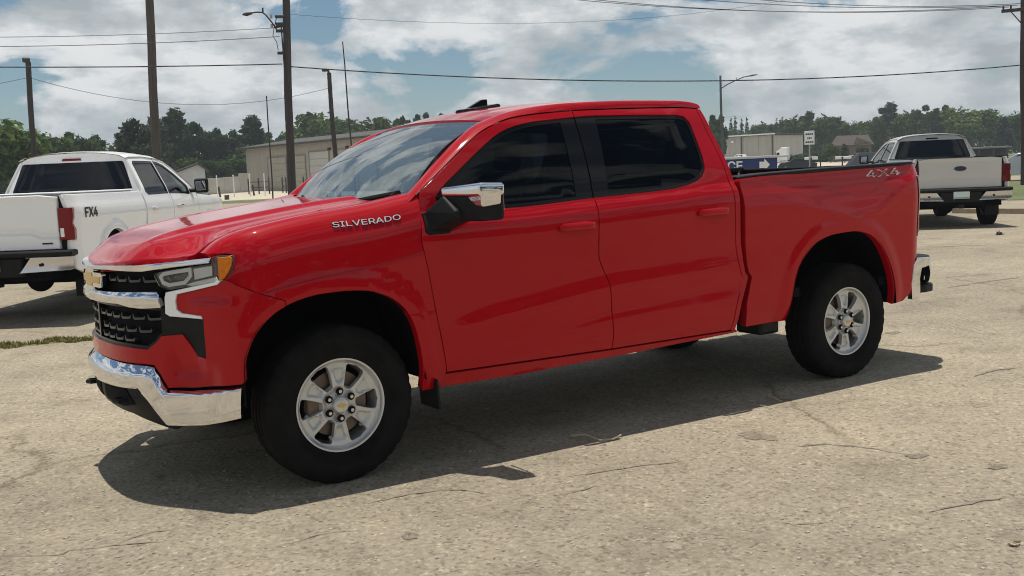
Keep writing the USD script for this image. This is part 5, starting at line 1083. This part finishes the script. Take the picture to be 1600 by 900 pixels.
obj(RB, 'floodlight', bx(2.3 * Lr / n - .25, 2.3 * Lr / n + .25, s2 * .02, s2 * .45, 4.1, 4.5, .06), M['letter_white'])
# brown roofed house
H0 = bear(1331, 172); hs = thing('house', 'low tan house with brown roof among the trees at right', 'house', H0, facing(1331)); FLIPPED.append(hs)
obj(hs, 'wall', bx(-2.8, 2.9, -7, 0, 0, 2.6), M['brick_tan']); m_ = np.array([[(x, y, z) for x in (-3.2 + .9 * t, 3.3 - .9 * t)] for y, z, t in ((.5, 2.5, 0), (-3.5, 4.1, 1), (-7.5, 2.5, 0))]); m_ = grid_mesh(m_); 
if m_.face_normals[:, 2].mean() < 0: m_.invert()
obj(hs, 'roof', m_, M['roof_brown'], smooth=False); gbl = to_xz(prism(Polygon([(.2, 2.4), (2.9, 2.4), (2.9, 2.75), (.7, 3.7)]), -3, .25)); obj(hs, 'gable', gbl, M['brick_tan'], smooth=False)
obj(hs, 'window', bx(-1.6, -.5, .01, .06, 1.0, 2.1), M['gloss_black']); obj(hs, 'window', bx(.9, 1.9, .01, .06, 1.0, 2.1), M['gloss_black'])
C0 = bear(1546, 150); cp = thing('carport', 'long low dark carport beyond the tailgate of the beige pickup', 'carport', C0, facing(1546)); FLIPPED.append(cp)
obj(cp, 'roof', bx(-3.2, 2.3, -5, 0, 1.36, 1.58, .03), M['roof_trim']); obj(cp, 'back_wall', bx(-3.1, 2.2, -5, -4.8, 0, 1.35), M['roof_dark'])
for x in (-3.0, -1.2, .5, 2.1): obj(cp, 'post', bx(x - .08, x + .08, -.15, 0, -.2, 1.35), M['roof_dark'])

# ================================================================== poles, wires and street furniture
def pole(name, label, px, d, h, r0, r1, lean, m, cat='pole', group=None):
    """A round pole standing on the ground; lean is how far its top stands to the picture's left, in metres."""
    p = bear(px, d); T = thing(name, label, cat, p, facing(px), group); FLIPPED.append(T); n = 9; z = np.linspace(-.4, h, n)
    o = obj(T, 'post', tube([(-lean * max(q, 0) / h + .02 * math.sin(q), .0, q) for q in z], np.linspace(r0, r1, n), 12), M[m], smooth=60)
    return T, p
top_at = lambda px, d, y: ray_z(px, y, d)
def world(T_p, rz, q): c, s = math.cos(rz), math.sin(rz); return np.array([T_p[0] + c * q[0] - s * q[1], T_p[1] + s * q[0] + c * q[1], T_p[2] + q[2]])
U1, pU1 = pole('utility_pole', 'thickest wooden utility pole, behind the white pickup cab, its top out of frame', 245, 42, 14.5, .175, .13, -.42, 'wood')
U2, pU2 = pole('utility_pole', 'dark wooden utility pole with a lamp arm and wires, left of the red windscreen', 453, 40, 13.0, .16, .12, -.42, 'wood_dark')
U3, pU3 = pole('utility_pole', 'utility pole with a crossarm at the right edge', 1601, 52, 9.35, .15, .115, .17, 'wood_dark')
r2 = facing(453); zl = 7.55
arm = [(-.10, .05, zl - .55), (-.28, .05, zl - .25), (-.48, .05, zl + .02), (-.60, .05, zl + .12), (-.80, .05, zl + .13), (-1.02, .05, zl + .10)]
a_ = obj(U2, 'lamp_arm', tube(arm, .028, 7), M['iron'], smooth=50)
obj(a_, 'lamp_head', trimesh.convex.convex_hull(np.vstack([np.array(c) + trimesh.creation.icosphere(1, q).vertices for c, q in (((-1.0, .05, zl + .09), .05), ((-1.16, .05, zl + .06), .075), ((-1.28, .05, zl + .05), .04))])), M['iron'], smooth=50)
obj(a_, 'photocell', moved(bx(-.03, .03, -.03, .03, 0, .16, .01), (-.58, .05, zl + .13)), M['iron'])
for z in (zl - .55, zl - .30, 7.52, 7.18, 6.2): obj(U2, 'bracket', bx(-.16, .20, -.05, .10, z - .05, z + .05, .015), M['iron'])
for z in (7.52, 7.18): obj(U2, 'insulator', moved(trimesh.creation.cylinder(.045, .14, sections=10), (-.30, .02, z)), M['steel'])
obj(U2, 'drip_loop', tube([(-.10, .1, 7.5), (-.22, .12, 7.1), (-.28, .12, 6.8), (-.16, .12, 6.6), (-.12, .1, 6.3)], .014, 5), M['wire'])
obj(U2, 'conduit', tube([(.10, .12, 0), (.08, .12, 4), (.04, .11, 7.2)], .03, 6), M['iron'])
r3 = facing(1601); zc_ = top_at(1590, 52, 16) - pU3[2]
obj(U3, 'crossarm', bx(-1.0, 1.0, .10, .22, zc_ - .07, zc_ + .07, .01), M['wood_dark'])
for x in (-.92, -.62, .62, .92): obj(U3, 'insulator', moved(trimesh.creation.cylinder(.04, .15, sections=10), (x, .16, zc_ + .14)), M['iron'])
for s in (-1, 1): obj(U3, 'brace', tube([(s * .62, .15, zc_ - .05), (s * .08, .15, zc_ - .75)], .025, 5), M['iron'])
S1, pS1 = pole('lamp_pole', 'short dark wooden pole with a small lamp head, left of the white cab', 57, 52, top_at(40, 52, 97), .13, .115, -.12, 'wood_dark', 'lamp pole')
zt = top_at(40, 52, 97); obj(S1, 'lamp_head', moved(bx(-.22, .10, -.12, .14, 0, .22, .05), (.12, 0, zt - .02)), M['iron'])
S2, pS2 = pole('lamp_pole', 'dark leaning pole with a lamp bent to the left, before the warehouse', 528, 54, top_at(510, 54, 114), .13, .105, .14, 'wood_dark', 'lamp pole')
zt = top_at(510, 54, 114); o_ = obj(S2, 'lamp_arm', tube([(-.14, 0, zt - .05), (-.16, 0, zt + .10), (-.24, 0, zt + .16), (-.34, 0, zt + .14)], .06, 7), M['iron']); obj(o_, 'lamp_head', moved(bx(-.14, .12, -.1, .1, -.07, .09, .03), (-.34, 0, zt + .14)), M['iron'])
V1, pV1 = pole('flag_mast', 'tall thin mast right of the leaning lamp pole', 555, 58, top_at(540, 58, 65), .055, .03, .27, 'iron', 'mast')
V2, pV2 = pole('thin_post', 'thin dark post left of the pole with the lamp arm', 424, 46, top_at(415, 46, 150), .035, .024, -.05, 'iron', 'post')
SL, pSL = pole('street_light', 'slim grey metal street light with its arm to the right', 1131, 78, top_at(1127, 78, 118), .11, .075, .16, 'steel_dark', 'street light') if 'steel_dark' in M else (None, None)
if SL is None:
    M['steel_dark'] = mottled('weathered_steel', (.06, .065, .068), (.10, .105, .108), 4.0, .6, .3)
    SL, pSL = pole('street_light', 'slim grey metal street light with its arm to the right', 1131, 78, top_at(1127, 78, 118), .11, .075, .16, 'steel_dark', 'street light')
zt = top_at(1127, 78, 118) - pSL[2]
o_ = obj(SL, 'lamp_arm', tube([(-.15, 0, zt - .95), (.35, .02, zt - .66), (.9, .03, zt - .42), (1.5, .04, zt - .20), (1.75, .04, zt - .17)], .04, 7), M['steel_dark'], smooth=50)
obj(o_, 'lamp_head', trimesh.convex.convex_hull(np.vstack([np.array(c) + trimesh.creation.icosphere(1, q).vertices * np.array([1, 1, .55]) for c, q in (((1.75, .04, zt - .17), .06), ((2.1, .04, zt - .12), .12), ((2.42, .04, zt - .08), .06))])), M['steel_dark'], smooth=50); obj(o_, 'photocell', bx(.96, 1.0, .0, .06, zt - .40, zt - .18, .005), M['steel_dark'])
def wire(label, a, b, sag, r=.012, group=None, n=28):
    t = np.linspace(0, 1, n); p = a[None] * (1 - t[:, None]) + b[None] * t[:, None]; p[:, 2] -= sag * 4 * t * (1 - t)
    obj('/World', 'wire', tube(p, r, 5), M['wire'], smooth=True, label=label, cat='wire', group=group)
def sky_pt(px, py, d):
    w = FWD + (px - 800) / 1626.7 * RIGHT - (py - 450) / 1626.7 * UP; return EYE + w * d / np.hypot(w[0], w[1])
wire('thick cable from the lamp arm pole to the right edge, low over the red roof', sky_pt(453, 104, 40), sky_pt(1603, 101, 52), .62, .024)
wire('thick cable running left from the lamp arm pole past the thick wooden pole', sky_pt(441, 100, 40), sky_pt(-300, 101, 44), .10, .022)
wire('upper of two thin wires from the lamp arm pole to the left edge', sky_pt(437, 43, 40), sky_pt(-200, 57, 42), .14, .010)
wire('lower of two thin wires from the lamp arm pole to the left edge', sky_pt(437, 57, 40), sky_pt(-200, 72, 42), .14, .012)
wire('faint wire running right from the top of the lamp arm pole', sky_pt(449, 22, 40), sky_pt(1300, -15, 60), .9, .007)
wire('drooping thin wire from the short lamp pole to the leaning lamp pole', sky_pt(45, 121, 52), sky_pt(512, 138, 54), 1.0, .011)
wire('thin wire leaving the short lamp pole at the left edge', sky_pt(45, 121, 52), sky_pt(-150, 150, 56), .1, .010)
for i, (x0, y0, x1, y1, sg, lb) in enumerate(((850, -9, 1576, 11, .46, 'lowest of the wires reaching the crossarm at the right edge'), (760, -16, 1576, 9, .55, 'second lowest of the wires reaching the crossarm at the right edge'), (1000, -9, 1590, 8, .30, 'second highest of the wires reaching the crossarm at the right edge'), (1040, -16, 1606, 5, .36, 'highest of the wires reaching the crossarm at the right edge'))):
    wire(lb, sky_pt(x0, y0, 46), sky_pt(x1, y1, 52), sg, .014)
# road sign (white plate with three unreadable dark lines) and its post
pS = bear(1265, 58); sg = thing('road_sign', 'white rectangular road sign with dark lines on a thin post', 'sign', pS, facing(1265)); FLIPPED.append(sg); zs = top_at(1264, 58, 226) - pS[2]
obj(sg, 'post', tube([(0, -.03, -.2), (0, -.03, zs + .65)], .035, 8), M['steel']); pl = obj(sg, 'plate', bx(-.26, .26, -.005, .012, zs, zs + .72, .004), M['letter_white'])
for k, (w, z) in enumerate(((.20, .55), (.12, .34), (.21, .13))):
    for j in range(3 + (k != 1)): n_ = 3 + (k != 1); obj(pl, 'marking', bx(-w + 2 * w * j / n_ + .012, -w + 2 * w * (j + 1) / n_ - .012, .012, .016, zs + z - .04, zs + z + .045), M['letter_black'])
# blue direction board behind the bed
M['sign_blue'] = mottled('sign_blue', (.010, .026, .115), (.014, .034, .14), 3.0, .5)
pB = bear(1176, 36); rB = facing(1176); bd = thing('direction_board', 'blue board with white letters and an arrow behind the red bed', 'sign', pB, rB); FLIPPED.append(bd); zb0, zb1 = top_at(1180, 36, 269.5), top_at(1180, 36, 247.5)
xr = .80
pl = obj(bd, 'board', bx(-2.4, xr, -.06, 0, zb0, zb1, .01), M['sign_blue']); obj(pl, 'top_trim', bx(-2.45, xr + .42, -.10, .06, zb1 + .003, zb1 + .075, .01), M['shed_white']); obj(pl, 'bottom_trim', bx(-2.45, xr + .03, -.08, .03, zb0 - .06, zb0 - .003, .01), M['steel'])
for x in (-2.2, -.8, .6): obj(bd, 'leg', bx(x - .05, x + .05, -.07, -.01, 0, zb0 - .06), M['iron'])
t = meshkit.text_mesh('CE', .29, .004, True); v = np.array(t.vertices); q = np.stack([-.85 + v[:, 0], .002 + v[:, 2], zb0 + .10 + v[:, 1]], 1); mm = tm(q, t.faces); mm.fix_normals(); obj(pl, 'lettering', mm, M['letter_white'], smooth=False)
ar = Polygon([(.22, .14), (.38, .14), (.38, .04), (.56, .245), (.38, .45), (.38, .35), (.22, .35)]); obj(pl, 'arrow', to_xz(prism(affinity.translate(ar, 0, zb0), 0, .004), .002), M['letter_white'], smooth=False)
# barrier rails
for i, (p0, p1) in enumerate(((1257, 1278), (1305, 1337))):
    q0, q1 = bear(p0, 92), bear(p1, 92); Lr, a2 = frame_between(q0, q1); zt = top_at(p0, 92, 245.5 - i * 1.0); f = thing('barrier', ['short white barrier rail below the road sign', 'longer white barrier rail left of the beige pickup'][i], 'barrier', q0, a2)
    obj(f, 'rail', bx(0, Lr, -.04, .04, zt - .24, zt, .02), M['letter_white'])
    for x in (Lr * .35, Lr * .85) if i else (Lr * .5,): obj(f, 'post', bx(x - .06, x + .06, -.10, -.045, -.2, zt - .02), M['iron'])
pP = bear(1282, 92); f = thing('thin_post', 'thin dark post between the two barrier rails', 'post', pP); obj(f, 'post', tube([(0, 0, -.2), (0, 0, top_at(1282, 92, 231))], .05, 6), M['iron'])
# ---- far vehicles
def side_shape(T, prof, w, m, glass, wheels, r=.34, name='body'):
    """A small car: body extruded across its width with drawn-in flanks, windows proud of it, wheels with rims."""
    P2 = Polygon(prof).buffer(-.04).buffer(.04, quad_segs=3)
    rows = []
    ring = ring_pts(P2.exterior, .14)
    for y, k in ((-w / 2, .93), (-w / 2 + .06, .985), (-w * .3, 1.0), (w * .3, 1.0), (w / 2 - .06, .985), (w / 2, .93)):
        c = np.array([ring[:, 0].mean(), .8]); q = c + (ring - c) * k; yy = np.full(len(q), y) * np.where(q[:, 1] > 1.0, .86, 1.0); rows.append(np.stack([q[:, 0], yy, q[:, 1]], 1))
    m_ = grid_mesh(np.array(rows), True); caps = []
    tri = Delaunay(ring).simplices; cn = ring[tri].mean(1); tri = tri[shapely.contains_xy(P2, cn[:, 0], cn[:, 1])]
    for rw in (rows[0], rows[-1]): caps.append(tm(rw, tri))
    m_ = cat_([m_] + caps); m_.merge_vertices(); m_.fix_normals(); obj(T, name, m_, m, smooth=35)
    for gp_ in glass:
        for s in (-1, 1):
            zz = np.array([q[1] for q in gp_]); g_ = prism(Polygon(gp_), 0, .02); vv = np.array(g_.vertices); mm = tm(np.stack([vv[:, 0], s * (w / 2 * .86 + .012 - vv[:, 2] * s * 0 + (vv[:, 2] - .02)), vv[:, 1]], 1), g_.faces); mm.fix_normals(); obj(T, 'window', mm, M['gloss_black'], smooth=False)
    for x in wheels:
        for s in (-1, 1):
            wv = thing('wheel', loc=(x, s * (w / 2 - .12), r), parent=T); c = trimesh.creation.cylinder(r, .22, sections=24); c.apply_transform(trimesh.transformations.rotation_matrix(PI / 2, (1, 0, 0))); obj(wv, 'tyre', c, M['rubber']); c = trimesh.creation.cylinder(r * .62, .24, sections=18); c.apply_transform(trimesh.transformations.rotation_matrix(PI / 2, (1, 0, 0))); obj(wv, 'rim', c, M['alloy'])
M['black_paint'] = paint('black_paint', (.012, .012, .014), .3, amount=.05); M['silver'] = paint('silver_paint', (.42, .43, .44), .3, metal=.5); M['suv_grey'] = paint('dark_grey_paint', (.035, .036, .04), .3, amount=.08)
sedan = [(-2.2, .35), (-2.25, .80), (-1.55, .95), (-.85, 1.40), (.35, 1.44), (1.05, 1.02), (2.05, .86), (2.25, .6), (2.2, .35)]; sg1 = [(-.95, 1.02), (-.72, 1.32), (-.15, 1.35), (-.15, 1.0)]; sg2 = [(-.08, 1.0), (-.08, 1.35), (.28, 1.35), (.72, 1.02)]
T = thing('black_car', 'low black car behind the foot of the road sign', 'car', bear(1246, 128), facing(1246)); side_shape(T, sedan, 1.8, M['black_paint'], (sg1, sg2), (-1.4, 1.35)); obj(T, 'headlamp', bx(2.12, 2.22, -.8, -.45, .62, .75, .02), M['lamp_white']); obj(T, 'headlamp', bx(2.12, 2.22, .45, .8, .62, .75, .02), M['lamp_white'])
pk = [(-2.7, .45), (-2.75, 1.15), (-.95, 1.15), (-.75, 1.80), (.40, 1.82), (1.15, 1.22), (2.6, 1.10), (2.75, .9), (2.7, .45)]
T = thing('white_work_truck', 'small white pickup left of the white semi truck, over the blue board', 'pickup truck', bear(1157, 185), facing(1157) - .35); side_shape(T, pk, 1.95, M['white'], ([(-.70, 1.22), (-.58, 1.68), (-.05, 1.70), (-.05, 1.22)], [(.02, 1.22), (.02, 1.70), (.36, 1.70), (.86, 1.24)]), (-1.8, 1.8), .4)
T = thing('semi_truck', 'white semi tractor with a sleeper cab facing left behind the blue board', 'truck', bear(1219, 165), facing(1219) - .3); semi = T
side_shape(T, [(-.2, .6), (-1.9, .6), (-1.95, 3.55), (-.4, 3.75), (.55, 3.15), (.75, 2.05), (2.2, 1.75), (2.35, .6)], 2.4, M['white'], ([(-.2, 2.1), (-.1, 2.85), (.45, 2.75), (.62, 2.1)],), (1.5,), .52)
obj(T, 'roof_fairing', bx(-1.9, -.5, -1.1, 1.1, 3.55, 3.95, .12), M['white']); obj(T, 'windscreen', bx(.62, .78, -1.0, 1.0, 2.15, 2.9, .03), M['gloss_black']); obj(T, 'grille', bx(2.30, 2.40, -.6, .6, .8, 1.65, .03), M['chrome_soft']); obj(T, 'frame', bx(-5.2, -.5, -.45, .45, .75, 1.05), M['dark']); obj(T, 'fuel_tank', moved(trimesh.creation.cylinder(.32, 1.6, sections=16), (-1.0, 1.0, .75), (0, PI / 2, 0)), M['chrome_soft'])
for x in (-3.4, -4.6):
    for s in (-1, 1):
        c = trimesh.creation.cylinder(.52, .5, sections=24); c.apply_transform(trimesh.transformations.rotation_matrix(PI / 2, (1, 0, 0))); c.apply_translation((x, s * .85, .52)); obj(T, 'rear_wheel', c, M['rubber'])
UsdGeom.Xform(stage.GetPrimAtPath(semi)).AddScaleOp().Set(Gf.Vec3f(.66, .66, .66))
T = thing('flat_trailer', 'long pale flat trailer between the work truck and the semi', 'trailer', bear(1193, 216), facing(1196)); FLIPPED.append(T); obj(T, 'deck', bx(-1.7, 1.9, -1.2, 1.2, 2.65, 2.95, .05), M['shed_white']); 
for x in (-1.5, 1.6): obj(T, 'stand', bx(x - .1, x + .1, -.9, .9, -.2, 2.65), M['roof_dark'])
suv = [(-2.3, .4), (-2.35, 1.1), (-2.1, 1.72), (-.2, 1.78), (.65, 1.15), (2.1, 1.02), (2.3, .8), (2.25, .4)]
T = thing('dark_suv', 'dark grey sport utility car half hidden behind the beige pickup cab', 'car', bear(1352, 58), facing(1352) + .9); side_shape(T, suv, 1.9, M['suv_grey'], ([(-1.9, 1.15), (-1.8, 1.60), (-.95, 1.64), (-.95, 1.12)], [(-.88, 1.12), (-.88, 1.64), (-.22, 1.66), (.38, 1.14)]), (-1.45, 1.4), .38)
T = thing('silver_car', 'silver car parked on the grass at the right edge', 'car', bear(1602, 60), facing(1602)); side_shape(T, sedan, 1.8, M['silver'], (sg1, sg2), (-1.4, 1.35))
# ---- small things on the ground
def blades(name, spots, m, label, hgt=.04, seed=3):
    g = np.random.default_rng(seed); V, F = [], []
    for (x, y, r, n) in spots:
        for _ in range(n):
            a = g.random() * 2 * PI; q = r * math.sqrt(g.random()); bx_, by_ = x + q * math.cos(a), y + q * math.sin(a) * .8; h = hgt * (.35 + g.random()); b = g.random() * 2 * PI; w = .006 + .006 * g.random(); le = h * .9 * (g.random() - .2)
            dx, dy = math.cos(b) * w, math.sin(b) * w; ex, ey = -math.sin(b) * le, math.cos(b) * le; k = len(V); V += [(bx_ - dx, by_ - dy, 0), (bx_ + dx, by_ + dy, 0), (bx_ + ex * .4 + dx * .6, by_ + ey * .4 + dy * .6, h * .7), (bx_ + ex, by_ + ey, h)]; F += [(k, k + 1, k + 2), (k, k + 2, k + 3)]
    obj('/World', name, tm(V, F), M[m], smooth=False, kind='stuff', label=label)
M['weed'] = mottled('weed_green', (.17, .165, .045), (.28, .24, .08), 3.0, .9); M['straw'] = mottled('dry_straw', (.36, .30, .20), (.50, .43, .30), 6.0, .9)
sp = []; gw = np.random.default_rng(9)
for px, py, r, n in ((5, 541, .12, 150), (18, 543, .11, 110), (33, 540, .08, 70), (52, 538, .05, 30), (68, 537, .08, 70), (84, 533, .11, 160), (100, 533, .11, 170), (116, 534, .09, 110), (132, 532, .08, 80), (148, 531, .06, 40), (-12, 543, .14, 160)):
    x, y = gp(px, py); sp.append((x, y, r, n))
blades('weeds', sp, 'weed', 'strip of yellow green weeds in a crack at the left')
wd = obj(ground, 'crack', crack([gp(*q) for q in ((-30, 545), (20, 542), (60, 538), (100, 534), (160, 530), (220, 526))], .07), M['weed'], smooth=False)
st = thing('twig', 'pale dry twig at the edge of the shade under the red pickup', 'twig', (*gp(930, 687), 0)); P0 = np.array(gp(930, 687))
obj(st, 'stem', tube([(*(np.array(gp(*q)) - P0), z) for q, z in (((893, 684), .012), ((915, 687), .03), ((938, 690), .008), ((958, 689), .012), ((970, 685), .02))], .006, 5), M['straw'])
st = thing('twig', 'short pale straw at the shade edge below the rear door', 'twig', (*gp(1208, 625), 0)); P0 = np.array(gp(1208, 625))
obj(st, 'stem', tube([(*(np.array(gp(*q)) - P0), z) for q, z in (((1200, 621), .015), ((1210, 627), .02), ((1222, 629), .006))], .006, 5), M['straw'])
lf = thing('dead_leaf', 'small dark dead leaf lying on the lot right of the red tailgate', 'leaf', (*gp(1562, 367), 0)); m_ = crown(3, [(0, 0, .02, .07, .04, .014)], 10, .05); obj(lf, 'leaf', m_, M['bark'], smooth=False)
lf = thing('dead_leaf', 'brown dead leaf on the lot near the lower right corner', 'leaf', (*gp(1588, 852), 0)); m_ = crown(4, [(0, 0, .006, .03, .014, .004)], 6, .018); obj(lf, 'leaf', m_, M['straw'], smooth=False)
# loose stones: far too many to count
g = np.random.default_rng(12); ms = []; ico = trimesh.creation.icosphere(0, 1.0)
for _ in range(2600):
    px, py = g.uniform(-60, 1660), 420 + 520 * g.random() ** .8; x, y = gp(px, py); s = .0022 + .0055 * g.random() ** 3
    v = ico.vertices * s * np.array([1 + .6 * g.random(), 1 + .3 * g.random(), .55 + .3 * g.random()]); a = g.random() * 6.28; c, sn = math.cos(a), math.sin(a); v = np.stack([v[:, 0] * c - v[:, 1] * sn + x, v[:, 0] * sn + v[:, 1] * c + y, v[:, 2] + s * .3], 1); ms.append((v, ico.faces))
V = np.vstack([a for a, _ in ms]); F = np.vstack([f + i * len(ico.vertices) for i, (_, f) in enumerate(ms)])
M['stone'] = mottled('loose_stone', (.20, .18, .15), (.52, .47, .40), 30.0, .9)
obj('/World', 'loose_stones', tm(V, F), M['stone'], smooth=False, kind='stuff', label='loose grit on the paving')
# ---- the air
hz = mat('haze_air', {'v': ('principled_volume', {'color': (.86, .92, 1.0), 'density': HAZE, 'anisotropy': .35})}, surface=None, volume='v.volume')
if HAZE > 0: obj('/World', 'haze', bx(-430, 150, -430, 150, -1.2, 34), hz, smooth=False, kind='stuff', label='thin summer haze')
